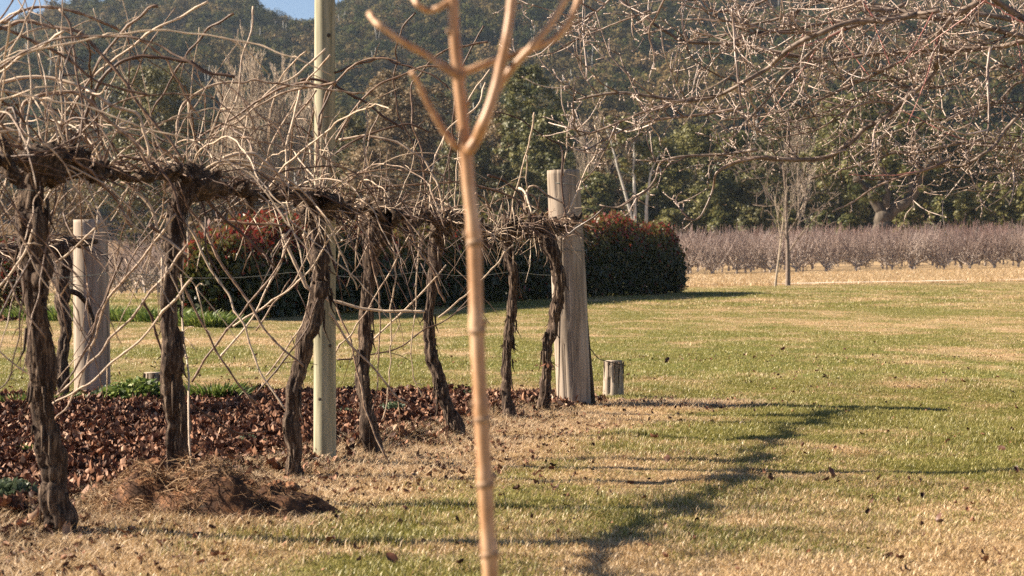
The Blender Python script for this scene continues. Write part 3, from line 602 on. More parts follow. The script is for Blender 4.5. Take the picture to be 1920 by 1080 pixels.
tubes(sm, P, np.tile(np.linspace(.022, .006, 5), (n, 1)), 4); obj('stems', sm, M['darkbark'], hd)
# dark red bush left
mb = MB(); n = 5000; C = np.array([-9.9, 41, .8]); d = rdir(n, r) * (r.random((n, 1)) ** .4) * np.array([.9, .7, .75]); P = C + d; u = rdir(n, r); v = norm(np.cross(u, rdir(n, r))); quads(mb, P, u * .045, v * .022, np.where(r.random(n) < .35, .8, .3) + .15 * r.random(n))
bu = thing('bush', 'dark red leafed bush beyond the first vine trunk at the left edge', 'bush', (-9.9, 41, 0)); obj('foliage', mb, M['hedgeleaf'], bu)

# ---------------------------------------------------------------- posts
def turned(P, rad, sides, seed, top=True, lump=.02, N=40):
    r = np.random.default_rng(seed); Pp = cr(np.array(P), N); mb = MB()
    rr = np.interp(np.linspace(0, 1, N), np.linspace(0, 1, len(rad)), rad); a = np.arange(sides) / sides * 6.283; z = np.linspace(0, 1, N)
    ridge = 1 + lump * (fbm(np.cos(a)[None, :] * 1.3 + z[:, None] * .5 + seed, np.sin(a)[None, :] * 1.3 + z[:, None] * .8, seed, 2) - .5) * 2
    groove = np.zeros((N, sides)); ks = r.integers(0, sides, sides // 3)
    for k in ks[:int(1 + lump * 120)]: groove[:, k] -= (.02 + .03 * r.random()) * (1 + 40 * max(lump - .05, 0)) * (fbm(z * 4 + k, z * 0, k) > .5)
    tubes(mb, Pp, rr, sides, None, True, (ridge + groove)[None])
    return mb
def post(name, label, cat, px, top, base, wpx, d, m, seed, lean=0, taper=.9, group=None, sides=64, lump=.02):
    x = (px - 960) / F * d; z0 = float(H(x, d)); zt = EYE + (HY - top) / F * d; rad = wpx / F * d / 2
    sides = sides; P = [[x, d, z0 - .1], [x + lean * .5, d, (z0 + zt) / 2], [x + lean, d, zt - .012], [x + lean, d, zt]]
    t = thing(name, label, cat, (x, d, z0), group)
    obj('shaft', turned(P, [rad, rad * (1 + taper) / 2, rad * taper, rad * taper * .97, rad * taper * .93], sides, seed, lump=lump), m, t, True); return t
pe = post('strainer_post', 'thick weathered grey end post at the right end of the vine row', 'post', 1078, 319, 762, 66, 15.44, M['post'], 3, lean=-.085, taper=1.0, lump=.035)
pe2 = post('strainer_post', 'thick weathered grey post behind the first vine trunk', 'post', 174, 412, 748, 67, 16.1, M['post'], 8, lean=-.02, taper=1.0)
pl = post('pole', 'tall pale green treated pine pole rising out of the vine row', 'pole', 609, -160, 875, 43, 10.9, M['pole'], 12, taper=.93, lump=.008)
st = post('stump', 'short sawn grey post stump beside the big end post', 'stump', 1150, 676, 738, 42, 16.6, M['post'], 15, lump=.12, sides=40, taper=.92)
st2 = post('stump', 'short grey post stump in weeds behind the second vine trunk', 'stump', 290, 698, 748, 44, 16.4, M['post'], 16, lump=.14, sides=40)
for ob_, px0, yb, yt, dd_, hw_ in ((st, 1150, 738, 680, 16.6, .085), (st2, 290, 748, 702, 16.4, .088)):
    for q in range(5):
        a = 3.5 + q * .55 + .2 * rng.random(); cx = (px0 - 960) / F * dd_; x_ = cx + hw_ * .985 * np.cos(a); y_ = dd_ + hw_ * .985 * np.sin(a); z_a = EYE + (HY - yb) / F * dd_; z_b = EYE + (HY - yt) / F * dd_
        zz_ = np.linspace(z_b + .012, z_a + (z_b - z_a) * .5 * rng.random(), 6); mb = MB(); tubes(mb, np.stack([x_ + rng.normal(0, .002, 6), y_ + 0 * zz_, zz_], -1), np.array([.006, .006, .005, .004, .003, .001]), 5); obj('split', mb, M['cordon'], ob_)
# wire ties and dark splits on the end post
def strand(P, rad, n=14, sides=5): mb = MB(); tubes(mb, cr(np.array(P), n), np.full(n, rad), sides); return mb
for zz, px0 in ((1.05 + (490 - 350) / F * 15.4, 0), (1.05 + (490 - 472) / F * 15.3, .02)):
    a = np.linspace(-.4, 6.2, 26); cx = (1078 - 960) / F * 15.44 - .05; P = np.stack([cx + .137 * np.cos(a), 15.44 + .137 * np.sin(a), zz + .012 * np.sin(a * 2) + a * .003], -1)
    mb = MB(); tubes(mb, P, np.full(26, .0022), 5); obj('wire_tie', mb, M['wire'], pe)
for zz in (1.36, 1.62):
    a = np.linspace(0, 6.28, 24); cx = (609 - 960) / F * 10.9; mb = MB(); tubes(mb, np.stack([cx + .0595 * np.cos(a), 10.9 + .0595 * np.sin(a), zz + .006 * np.sin(a * 2)], -1), np.full(24, .002), 5); obj('wire_tie', mb, M['wire'], pl)
for zz, aa in ((.35, 4.3), (.95, 4.9), (1.95, 4.5), (2.2, 5.2), (.62, 5.3)):
    cx = (609 - 960) / F * 10.9; nrm = np.array([np.cos(aa), np.sin(aa), 0]); c0 = np.array([cx, 10.9, zz]) + nrm * .052; mb = MB(); tubes(mb, np.array([c0, c0 + nrm * .006, c0 + nrm * .0075]), np.array([.011, .009, .002]), 9); obj('knot', mb, M['darkbark'], pl, True)
mb = MB(); P = W(1056, 540, 15.31); tubes(mb, np.array([W(1052, 425, 15.305), W(1052, 480, 15.305), W(1050, 560, 15.305), W(1049, 640, 15.305), W(1047, 762, 15.305)]) + np.array([.0, 0, 0]), np.array([.004, .007, .007, .006, .003]), 5); obj('split', mb, M['cordon'], pe)
mb = MB(); tubes(mb, np.array([W(1101, 600, 15.42), W(1107, 690, 15.42), W(1113, 762, 15.42)]), np.array([.006, .014, .016]), 6); obj('edge_slab', mb, M['darkbark'], pe)

# trellis wires and anchor wire
RW0 = np.array([-2.7, 5.0]); 
for k, (z0_, z1_, s) in enumerate(((1.36, 1.30, .03), (1.02, .98, -.03), (1.62, 1.52, 0))):
    a = np.array([RA[0] - RD[0] * .45 + RU[1] * s, RA[1] - RD[1] * .45, z0_]); b = np.array([.40, 15.42, z1_])
    mb = MB(); tt = np.linspace(0, 1, 30)[:, None]; P = a + (b - a) * tt; P[:, 2] -= .03 * np.abs(np.sin(tt[:, 0] * 18)); tubes(mb, P, np.full(30, .0016), 4)
    lab = ('fruiting wire running along the cordons of the vines', 'lower wire strung below the cordons of the vines', 'top wire above the cordons of the vines')[k]
    tag(obj('trellis_wire', mb, M['wire']), lab, 'wire')
tag(obj('anchor_wire', strand([W(1108, 655, 15.5), W(1122, 672, 15.9), W(1140, 678, 16.3), W(1172, 686, 16.5)], .004), M['darkbark']), 'dark wire from the end post down onto the sawn stump', 'wire')

# ---------------------------------------------------------------- vines
def gnarl(P, rad, seed, sides=22, N=70, tw=7.0, amp=.28, lump=.22, mb=None):
    mb = mb or MB(); Pp = cr(np.array(P), N); z = np.linspace(0, 1, N); rr = np.interp(z, np.linspace(0, 1, len(rad)), rad)
    L = np.linalg.norm(np.diff(Pp, axis=0), axis=1).sum(); s = z * L
    rr = rr * (1 + lump * (fbm(s * 9 + seed, s * 0 + seed, 2) - .5) * 2); a = np.arange(sides) / sides * 6.283
    aa = a[None, :] + (tw * .18) * s[:, None] + .9 * fbm(s * 4 + seed, s * 0, 7)[:, None]
    ridge = 1 + amp * (fbm(np.cos(aa) * 2.2 + 5 + s[:, None] * 1.3, np.sin(aa) * 2.2 + seed + s[:, None] * .9, 4, 3) - .5) * 2 + .13 * np.sign(np.sin(aa * 5 + 2 * s[:, None])) * fbm(s[:, None] * 8 + aa * 0, aa * 2, 9)
    jit = np.stack([fbm(s * 11, s * 0 + 1 + seed, 1), fbm(s * 11, s * 0 + 2 + seed, 2), s * 0 + .5], -1) - .5
    tubes(mb, Pp + jit * rr[:, None] * 1.0, rr, sides, None, True, ridge[None]); return mb
def ropx(path, w):   # bark shreds
    pass
# px paths of trunks (bottom to top), widths px, depth
VT = [
 ([(-190, 1120), (-195, 900), (-185, 700), (-190, 500), (-180, 280)], [60, 48, 48, 52, 60], 6.9, 'out'),
 ([(98, 1018), (101, 985), (92, 900), (84, 820), (77, 740), (74, 660), (72, 580), (70, 500), (66, 430), (68, 360), (72, 300)], [58, 50, 42, 46, 44, 50, 46, 52, 56, 60, 60], 8.08, 'thickest vine trunk, standing at the left edge with shaggy brown bark'),
 ([(334, 950), (335, 880), (328, 790), (326, 700), (325, 620), (324, 540), (328, 470), (336, 400), (342, 335)], [42, 40, 40, 38, 36, 34, 34, 38, 44], 9.12, 'second vine trunk from the left, nearly straight and dark'),
 ([(552, 885), (553, 850), (549, 790), (556, 720), (570, 660), (590, 600), (603, 540), (598, 480), (592, 425), (586, 375)], [30, 30, 32, 32, 32, 34, 34, 32, 32, 36], 10.3, 'vine trunk curving up in front of the tall pale pole'),
 ([(706, 862), (700, 825), (686, 760), (682, 700), (684, 640), (688, 580), (690, 520), (700, 460), (710, 405)], [30, 28, 26, 25, 24, 24, 26, 30, 34], 11.35, 'vine trunk just right of the tall pole, smooth and pinkish near its head'),
 ([(860, 824), (855, 795), (835, 750), (818, 700), (806, 650), (804, 600), (810, 540), (818, 480), (828, 420)], [24, 28, 26, 24, 22, 22, 20, 26, 34], 12.7, 'dark vine trunk leaning left as it rises, left of the orange sapling'),
 ([(953, 788), (952, 760), (950, 700), (953, 650), (960, 590), (962, 530), (957, 480), (948, 435)], [26, 24, 20, 19, 20, 20, 22, 28], 14.0, 'slim vine trunk just right of the orange sapling'),
 ([(1018, 782), (1022, 750), (1024, 700), (1026, 650), (1040, 600), (1050, 545), (1042, 490), (1025, 450), (1005, 425)], [20, 20, 20, 22, 24, 22, 24, 30, 34], 14.6, 'last vine trunk, bowed against the end post'),
]
r = np.random.default_rng(77)
vines = []; heads = []
for k, (L, wp, d, lab) in enumerate(VT):
    P = np.array([W(a, b, d) for a, b in L]); 
    P[:, 1] += .05 * np.sin(np.linspace(0, 5, len(P)) + k)
    gz = float(H(P[0, 0], P[0, 1])); P[0, 2] = min(P[0, 2], gz - .03)
    if k == 0: lab = 'nearest vine at the left whose trunk is beyond the picture edge, long arching canes'
    t = thing('grape_vine', lab, 'vine', (P[0, 0], P[0, 1], gz), 'old grape vines trained along the wire'); vines.append(t); heads.append(P[-1])
    wp = list(wp); wp[0] *= 1.25; mb = gnarl(P, np.array(wp) / F * d / 2 * .90, 3 + k * 5, 26, 90, 4.0, .42, .34)
    # shreds of peeling bark
    Pc = cr(P, 40)
    for q in range(34):
        i = r.integers(2, 37); a = r.random() * 6.28; rr = np.interp(i / 39, np.linspace(0, 1, len(wp)), wp) / F * d / 2
        o_ = np.array([np.cos(a), np.sin(a), 0]) * rr * 1.02; ln = .04 + .15 * r.random() ** 1.5; p0 = Pc[i] + o_; p1 = p0 + np.array([0, 0, -ln * .6]) + o_ * .25 * r.random(); p2 = p1 + np.array([0, 0, -ln * .4]) + o_ * (.2 + .8 * r.random())
        tubes(mb, np.array([p0, p1, p2]), np.array([.008, .006, .0015]), 3)
    obj('trunk', mb, M['bark'], t, True)
# cordon arms: each from its head to the next
ends = heads[1:] + [W(1082, 418, 15.2)]
CORD = []
for k, t in enumerate(vines):
    a, b = heads[k].copy(), ends[k].copy(); n = 7; tt = np.linspace(0, 1, n)[:, None]; P = a + (b - a) * tt + r.normal(0, .018, (n, 3)); P[:, 2] += -.01 + .012 * np.sin(tt[:, 0] * 9); P[0] = a - np.array([0, 0, .02])
    if k == 7: P = np.array([a, W(1020, 425, 14.75), W(1045, 428, 15.0), W(1062, 424, 15.15), W(1082, 412, 15.25)])
    rad = np.array([.070, .050, .014, .009, .008, .011, .030]) if k < 7 else np.array([.045, .04, .032, .028, .014])
    mb = gnarl(P, rad * (1.45 if k < 3 else 1.0), 31 + k, 18, 80, 3, .5, .95); Pc = cr(P, 60); CORD.append(Pc)
    # knobs and old spurs
    for q in range(44):
        i = int(59 * r.random() ** 2.4); dr = norm(r.normal(size=3) + np.array([0, 0, .5])); p = Pc[i] + dr * .02; ln = .03 + .06 * r.random()
        pts = np.array([p, p + dr * ln * .5 + r.normal(0, .01, 3), p + dr * ln]); tubes(mb, pts, np.array([.024, .020, .009]) * (.6 + .7 * r.random()), 7)
    obj('cordon', mb, M['cordon'], t, True)
def cane(P, r0, r1, parent, vary=None, name='cane', side=True, n=None):
    L = np.linalg.norm(np.diff(P, axis=0), axis=1).sum(); n = n or int(np.clip(L / .022, 8, 90)); Q = cr(P, n)
    s = np.linspace(0, L, n); nd = .055 + .03 * r.random(); ph = r.random() * nd
    zig = r.normal(0, .0030, (int(L / nd) + 3, 3)); ki = ((s + ph) / nd); k0 = ki.astype(int); f = (ki - k0)[:, None]; Q = Q + (zig[k0] * (1 - f) + zig[np.minimum(k0 + 1, len(zig) - 1)] * f) * 1.6
    sw = 1 + .45 * np.exp(-((ki - np.round(ki)) * nd / .008) ** 2)
    rad = np.linspace(r0, r1, n) * sw; mb = MB(); tubes(mb, Q, rad, 6)
    if side and L > .4:
        for q in range(r.integers(0, 4)):
            i = r.integers(3, n - 2); dr = norm(norm(Q[i] - Q[i - 1]) + r.normal(size=3) * .9); ln = .04 + .16 * r.random(); pts = np.array([Q[i], Q[i] + dr * ln * .5, Q[i] + dr * ln + np.array([0, 0, -.15 * ln])]) ; tubes(mb, pts, np.array([.0028, .002, .0012]) , 4)
    return obj(name, mb, M['cane'], parent, True)
TR = [ # (path, width px)
 ([(0,41),(78,13),(143,21),(187,39),(233,62),(285,88),(324,130),(350,180),(372,222)],5.5), ([(0,48),(16,48),(41,41),(93,48),(140,60),(181,91),(215,124),(241,166),(275,213),(319,267),(345,300)],7),
 ([(-30,38),(34,62),(78,83),(122,111),(166,140),(192,158),(233,166),(285,179)],6), ([(-20,162),(34,148),(78,145),(130,158),(176,176),(220,202),(259,215),(270,238),(280,300)],7),
 ([(36,262),(44,205),(65,184),(98,174),(140,176),(168,192),(197,220),(223,241),(257,275),(283,323)],7.5), ([(298,12),(280,13),(259,34),(225,65),(197,96),(176,124),(158,161),(120,250)],5.5),
 ([(393,0),(352,21),(300,49),(259,80),(215,115),(170,150),(120,215),(80,290)],4.5), ([(130,270),(150,245),(192,148),(218,124),(259,106),(300,110),(344,114),(357,115),(404,140),(445,144)],7.5),
 ([(111,18),(127,47),(140,98),(145,145),(155,197),(153,241),(140,300)],5), ([(122,58),(73,86),(34,111),(0,137),(-40,170)],5), ([(15,40),(12,80),(8,109),(5,153),(0,260)],4.5),
 ([(440,26),(417,39),(388,54),(365,86),(344,113),(326,145),(300,182),(275,225),(250,300)],4.5), ([(476,13),(473,52),(466,75),(453,109),(445,181),(424,230),(415,300)],3.5),
 ([(330,260),(334,207),(352,187),(388,166),(411,157),(453,156),(476,150),(515,158),(559,163),(629,169),(680,172)],4.5), ([(629,158),(593,156),(564,156),(520,169),(481,192),(440,218),(409,239),(365,267),(340,310)],5),
 ([(600,162),(560,170),(520,181),(481,202),(440,230),(409,250),(380,290)],4), ([(621,104),(603,119),(577,153),(555,185),(530,230),(500,300)],3.5), ([(611,91),(575,124),(544,148),(507,166),(470,210),(450,290)],3.5),
 ([(575,96),(549,117),(526,150),(515,190),(500,260)],3), ([(624,161),(603,207),(598,233),(596,275),(597,330)],4), ([(564,166),(549,228),(540,280),(535,340)],5), ([(593,169),(552,231),(545,290),(540,350)],4),
 ([(560,330),(590,200),(608,150),(639,129),(711,108),(740,116),(781,126),(807,139),(841,165)],4.5), ([(590,330),(603,222),(616,170),(641,142),(662,124),(709,108),(750,118)],4.5), ([(600,360),(621,292),(644,235),(683,183),(724,152),(761,137),(800,125),(846,125)],5),
 ([(779,23),(756,46),(753,69),(740,98),(743,116),(737,150),(748,212),(766,248),(787,295),(800,340),(815,395)],3.6), ([(916,78),(888,81),(844,93),(815,108),(787,137),(771,176),(776,240),(792,300),(800,390)],3.8), ([(909,46),(893,74),(870,111),(858,150),(850,230),(840,380)],3.2),
 ([(636,262),(683,256),(724,261),(761,277),(792,297),(808,327),(820,348),(835,400)],4.6), ([(610,310),(626,290),(662,264),(699,248),(745,235),(771,233),(805,248)],4.5), ([(560,150),(600,152),(626,157),(662,178),(683,191),(717,217),(756,243)],5.5),
 ([(686,207),(688,235),(683,266),(687,297),(695,380)],3.2), ([(711,209),(696,248),(688,270),(684,310),(690,380)],3), ([(854,188),(846,243),(849,253),(841,297),(835,330),(833,350),(830,400)],3.5), ([(911,155),(893,201),(846,235),(828,266),(818,297),(809,330),(805,395)],3.5),
 ([(919,131),(906,144),(875,191),(860,260),(850,400)],3), ([(1003,213),(995,252),(982,309),(964,371),(955,420)],3.2), ([(988,290),(988,320),(987,355),(985,410)],2.8), ([(1060,410),(1060,394),(1053,345),(1054,278),(1036,267),(1008,247),(969,221),(930,210)],3.6),
 ([(1055,330),(1058,301),(1063,273),(1065,247),(1073,216)],3), ([(1062,412),(1067,400),(1080,366),(1098,322),(1114,296),(1122,265),(1117,234)],3.4), ([(916,327),(938,335),(964,353),(980,372),(990,400)],4.5), ([(870,340),(891,348),(938,361),(964,371),(985,400)],5), ([(890,362),(910,376),(922,395)],4.5),
 ([(974,353),(984,358),(992,379),(1000,400)],5), ([(985,400),(992,353),(1005,348),(1026,366),(1060,385)],4.5), ([(985,362),(1003,368),(1012,395)],4), ([(640,365),(660,361),(717,350),(781,346),(833,344),(860,339)],4.5), ([(700,365),(717,376),(756,410),(787,477),(807,503),(835,570)],5),
 ([(735,400),(737,457),(741,503),(733,570),(732,630),(730,707),(719,790)],3.4), ([(690,410),(698,500),(711,552),(711,622),(709,713),(693,780),(690,860)],3.6), ([(530,440),(570,530),(600,552),(652,573),(696,582),(797,584)],6.5), ([(570,440),(600,554),(629,604),(657,645),(699,687),(735,733),(765,755)],5),
 ([(610,440),(631,573),(652,624),(670,702),(688,772),(715,840),(745,900),(748,970)],4), ([(785,430),(782,520),(779,578),(771,656),(774,702),(792,745)],3), ([(699,637),(750,590),(800,539),(840,500)],3.6), ([(631,674),(730,658),(789,624),(850,590),(900,540)],3.2), ([(823,596),(859,565),(924,503),(960,460)],3.4),
 ([(631,663),(673,604),(720,530),(770,440)],3), ([(357,715),(411,640),(461,573),(518,505),(560,420)],4.6), ([(409,674),(461,609),(497,544),(520,500),(550,430)],4), ([(479,741),(507,707),(564,635),(600,560)],3.6), ([(497,705),(549,637),(572,593),(590,500)],3.2),
 ([(437,611),(523,554),(580,505),(620,440)],3.6), ([(480,620),(520,560),(555,520),(600,430)],3.2), ([(270,560),(300,640),(347,733),(391,780),(440,812),(490,808)],5), ([(320,480),(362,578),(409,666),(458,731),(484,757)],5), ([(350,380),(385,440),(419,500),(461,560),(481,593),(502,624),(533,656),(567,687)],5.5),
 ([(340,400),(396,500),(430,560),(456,609),(481,681),(507,726),(536,770)],4.5), ([(340,420),(344,596),(349,656),(354,715),(352,780),(360,880),(375,990)],4.5), ([(330,400),(270,480),(233,526),(207,554),(187,610),(160,680),(140,740),(105,790)],4.6), ([(350,460),(303,524),(254,584),(194,651),(143,708),(104,740)],5.2),
 ([(360,520),(306,584),(254,643),(176,713),(143,729),(104,755),(60,790)],4.6), ([(230,480),(179,607),(166,648),(143,687),(111,734)],4.6), ([(60,430),(39,488),(0,532),(-40,580)],5), ([(60,480),(44,514),(23,545),(0,589),(-30,640)],4.5), ([(-60,600),(0,659),(52,703)],4), ([(50,500),(39,597),(29,661),(16,713),(-20,740)],3.6),
 ([(-40,290),(10,268),(65,284),(111,287),(163,315),(187,336),(215,370),(249,429)],7.5), ([(106,491),(161,440),(210,396),(240,350)],4), ([(120,400),(137,440),(176,486),(210,515),(235,545)],3.6), ([(225,294),(280,305),(311,331),(330,364),(350,420)],5), ([(213,310),(244,349),(280,385),(298,434),(322,453),(350,480)],6.5),
 ([(350,190),(357,240),(365,279),(386,331),(404,375)],4.6), ([(320,290),(344,315),(378,349),(396,383),(424,411),(456,442),(515,497)],6.5), ([(420,300),(435,292),(476,287),(507,310),(533,339),(554,354),(593,357)],6.5), ([(520,330),(533,344),(572,396),(606,437),(624,484),(631,505),(640,540)],6), ([(280,420),(300,437),(326,460),(354,489)],7),
 ([(400,412),(440,416),(481,419),(533,424)],6.5), ([(370,360),(385,406),(385,455),(409,515)],4.5), ([(0,225),(20,205),(34,240),(40,270)],6), ([(-20,175),(20,172),(60,176),(90,200),(120,235)],5), ([(75,190),(95,215),(110,240),(128,285)],5.5), ([(-20,215),(15,245),(40,275)],6), ([(-30,60),(10,25),(30,-10)],4), ([(-30,70),(30,20),(60,-10)],3.5),
 ([(-40,130),(0,95),(60,60),(90,52),(130,60),(180,100)],5), ([(160,165),(175,175),(190,175),(200,160)],4), ([(245,220),(225,235),(215,250)],4.5), ([(235,60),(243,90),(242,130),(240,190)],4),
]
dark = {0, 2, 3, 13}
for k, (L, wp) in enumerate(TR):
    L = np.array(L, float); d0 = rowdepth(L[:, 0].mean()) + r.normal(0, .12); d1 = d0 + r.normal(0, .16); n = len(L)
    if L[:, 0].mean() > 1000: d0 = d1 = 15.1
    ds = d0 + (d1 - d0) * np.linspace(0, 1, n) - (.14 if k != 37 else .05); P = np.array([W(a, b, dd) for (a, b), dd in zip(L, ds)])
    vi = int(np.argmin([np.linalg.norm(h[:2] - P[:, :2].mean(0)) + .4 * (h[0] > P[:, 0].mean()) for h in heads]))
    r0 = wp / F * d0 / 2; cane(P, r0 * .95, r0 * .66, vines[vi])
# more canes, grown
def auto_cane(vi, L, up, lat, r0, droop, wob=.10):
    Pc = CORD[vi]; p = Pc[2 + int(55 * r.random() ** 2.4)] + np.array([0, 0, .02]); a = r.random() * 6.28
    d = norm(np.array([np.cos(a) * lat, np.sin(a) * lat * .7, up])); n = int(max(6, L / .06)); P = [p]
    for i in range(n):
        d = norm(d + np.array([0, 0, -droop / n]) + r.normal(size=3) * wob * .9); q = P[-1] + d * L / n
        if q[2] < .12: break
        P.append(q)
    if len(P) > 4: cane(np.array(P), r0, r0 * .5, vines[vi])
cfg = [(38, 1.4), (46, 1.3), (44, 1.15), (34, 1.0), (32, .85), (28, .62), (26, .5), (14, .38)]
for vi, (nn, Lm) in enumerate(cfg):
    for q in range(nn):
        m_ = r.random(); L = Lm * (.45 + .7 * r.random()); r0 = .0040 if vi < 3 else .0036 if vi < 5 else .0031
        r0 *= .75 + .5 * r.random()
        if m_ < .42: auto_cane(vi, L, .8, .8, r0, 2.2)          # arching
        elif m_ < .50: auto_cane(vi, L * .7, .35, 1.0, r0, .8)  # sprawling along the wire
        elif m_ < .76: auto_cane(vi, L * .8, -.5, .8, r0 * .8, .9, .06)  # hanging
        else: auto_cane(vi, L * .6, 1.2, .35, r0 * .8, .2)
    # short dense spurs on top of the cordon, part of the cane tangle
    mb = MB(); Pc = CORD[vi]
    K = 64; T = []
    for q in range(K):
        p = Pc[int(59 * r.random() ** (2.6 if q % 2 else 1.0))] + r.normal(0, .02, 3); d = norm(r.normal(size=3) * np.array([1, 1, .6]) + np.array([.2, .1, .35])); L = .07 + .26 * r.random(); c = np.array([0, 0, -.5 * L * r.random()]); tt = np.linspace(0, 1, 6)[:, None]
        T.append(p + d * L * tt + c * tt ** 2 + r.normal(0, .003, (6, 3)))
    tubes(mb, np.array(T), np.tile(np.linspace(.0045, .0022, 6), (K, 1)) * (.45 + .6 * r.random((K, 1))), 5, r.random(K)); obj('spurs', mb, M['cane'], vines[vi], True)
    # fine twigs hanging below
    mb = MB(); K = 14; T = []
    for q in range(K):
        p = Pc[r.integers(0, 60)] + np.array([0, 0, -.02]); d = norm(np.array([r.normal(0, .8), r.normal(0, .6), -.7])); L = .12 + .4 * r.random() * (1 if vi < 5 else .6); tt = np.linspace(0, 1, 7)[:, None]; T.append(p + d * L * tt + r.normal(0, .005, (7, 3)).cumsum(0) * .6)
    tubes(mb, np.array(T), np.tile(np.linspace(.0026, .0012, 7), (K, 1)), 4, r.random(K)); obj('fine_twigs', mb, M['cane'], vines[vi], True)

# second row: two vines beside the far left post
for k, (L, wp, d, lab) in enumerate([([(120, 745), (118, 690), (124, 620), (116, 550), (120, 490), (110, 460)], [26, 24, 22, 22, 26, 30], 15.4, 'vine of the second row half hidden behind the first trunk'), ([(-60, 800), (-55, 700), (-62, 600), (-50, 480)], [30, 26, 28, 30], 13.6, 'vine of the second row beyond the left edge')]):
    P = np.array([W(a, b, d) for a, b in L]); gz = float(H(P[0, 0], d)); P[0, 2] = gz - .03; t = thing('grape_vine', lab, 'vine', (P[0, 0], d, gz), None)
    obj('trunk', gnarl(P, np.array(wp) / F * d / 2, 60 + k), M['bark'], t, True)
    e = W(178, 452, 15.9) if k == 0 else P[0] * 0 + W(110, 465, 15.4)
    Q = np.array([P[-1], (P[-1] * 2 + e) / 3 + [0, 0, .02], (P[-1] + 2 * e) / 3, e]); obj('cordon', gnarl(Q, np.array([.045, .04, .035, .025]), 70 + k, 14, 40, 3, .35, .4), M['cordon'], t, True)
    Pc = cr(Q, 60); CORD.append(Pc); vines.append(t)
    for q in range(24): auto_cane(8 + k, .3 + .6 * r.random(), .3, 1.0, .0038, 1.4)
    if k == 0:
        obj('dead_arm', gnarl(np.array([W(112, 545, 15.5), W(140, 548, 15.6), W(160, 565, 15.7), W(172, 590, 15.75), W(176, 612, 15.75)]), np.array([.016, .022, .02, .018, .01]), 88, 9, 24), M['cordon'], t, True)

# leaf clasp tie on last trunk
mb = MB(); C = W(1027, 683, 14.55)
for q in range(12):
    a = q / 12 * 6.28; dr = np.array([np.cos(a), np.sin(a) * .7, .1 - .8 * r.random()]); u = norm(dr) * (.03 + .02 * r.random()); v = norm(np.cross(u, [0, 0, 1])) * .011; p = C + np.array([np.cos(a), np.sin(a), 0]) * .05; quads(mb, (p + u * .4)[None], u[None], v[None], np.array([.2 + .6 * r.random()]))
obj('dead_leaves', mb, M['mulch'], vines[7])

# ---------------------------------------------------------------- foreground sapling
sp = thing('sapling', 'blurred orange tan sapling standing close in front of the vines', 'sapling', (-.015, 3.0, 0))
dS = 3.0
stem = [(940, 1900), (935, 1500), (920, 1085), (916, 1020), (909, 890), (903, 780), (894, 610), (889, 450), (879, 350), (873, 275), (866, 200), (859, 135), (852, 60), (848, -40), (843, -250)]
P = np.array([W(a, b, dS) for a, b in stem]); P[0, 2] = -.03
mb = MB(); n = 160; Q = cr(P, n); zpx = HY - (Q[:, 2] - EYE) * F / dS; wd = np.interp(zpx, [-250, 0, 280, 600, 1080, 1900], [13, 19, 23, 26, 28, 34]) / F * dS / 2
for yn in (1030, 898, 765, 608, 440, 275, 135, -20): wd *= 1 + .22 * np.exp(-((zpx - yn) / 13) ** 2) + .06 * np.exp(-((zpx - yn - 40) / 25) ** 2)
tubes(mb, Q, wd, 18); obj('stem', mb, M['sapling'], sp, True)
for yn in (1035, 903, 775, 612, 447, 140):
    i = int(np.argmin(np.abs(zpx - yn))); mb = MB(); a_ = Q[i - 1] * .5 + Q[i] * .5; dz = norm(Q[i + 1] - Q[i]); tubes(mb, np.array([a_ - dz * .006, a_ + [.0006, 0, 0], a_ + dz * .005]), np.array([.97, 1.06, .98]) * wd[i], 18); obj('node', mb, M['node'], sp, True)
for q, yn in enumerate((1030, 898, 765, 608, 440, 200, 60)):
    i = int(np.argmin(np.abs(zpx - yn))); sg = 1 if q % 2 else -1; b0 = Q[i] + np.array([sg * wd[i] * .85, -.003, .002]); mb = MB(); tubes(mb, np.array([b0, b0 + [sg * .003, 0, .004], b0 + [sg * .004, 0, .010]]), np.array([.0035, .003, .0008]), 7); obj('bud', mb, M['node'], sp, True)
for L, w0, w1 in [([(878, 285), (893, 262), (905, 235), (922, 190), (938, 130), (950, 70), (960, 0), (968, -90)], 21, 14), ([(918, 200), (930, 170), (962, 125), (1000, 85), (1035, 40), (1062, -5), (1100, -60)], 15, 11), ([(862, 138), (885, 130), (930, 113), (985, 96), (1040, 72), (1070, 35), (1088, -10)], 13, 11),
                  ([(866, 282), (852, 272), (835, 250), (808, 205), (788, 165), (772, 135)], 13, 9), ([(856, 140), (835, 127), (800, 103), (755, 78), (715, 50), (702, 40), (693, 26)], 15, 10), ([(850, -2), (838, 6), (820, 16), (800, 19), (785, 10), (770, -10)], 13, 10)]:
    ds = dS + np.cumsum(r.normal(0, .01, len(L))); P = np.array([W(a, b, d) for (a, b), d in zip(L, ds)]); n = 30; wd_ = np.linspace(w0, w1, n) / F * dS / 2; wd_ *= 1 + .16 * np.exp(-((np.arange(n) % 9 - 4) / 1.0) ** 2)
    wd_[-2:] *= 1.25; mb = MB(); tubes(mb, cr(P, n), wd_, 12); obj('branch', mb, M['sapling'], sp, True)

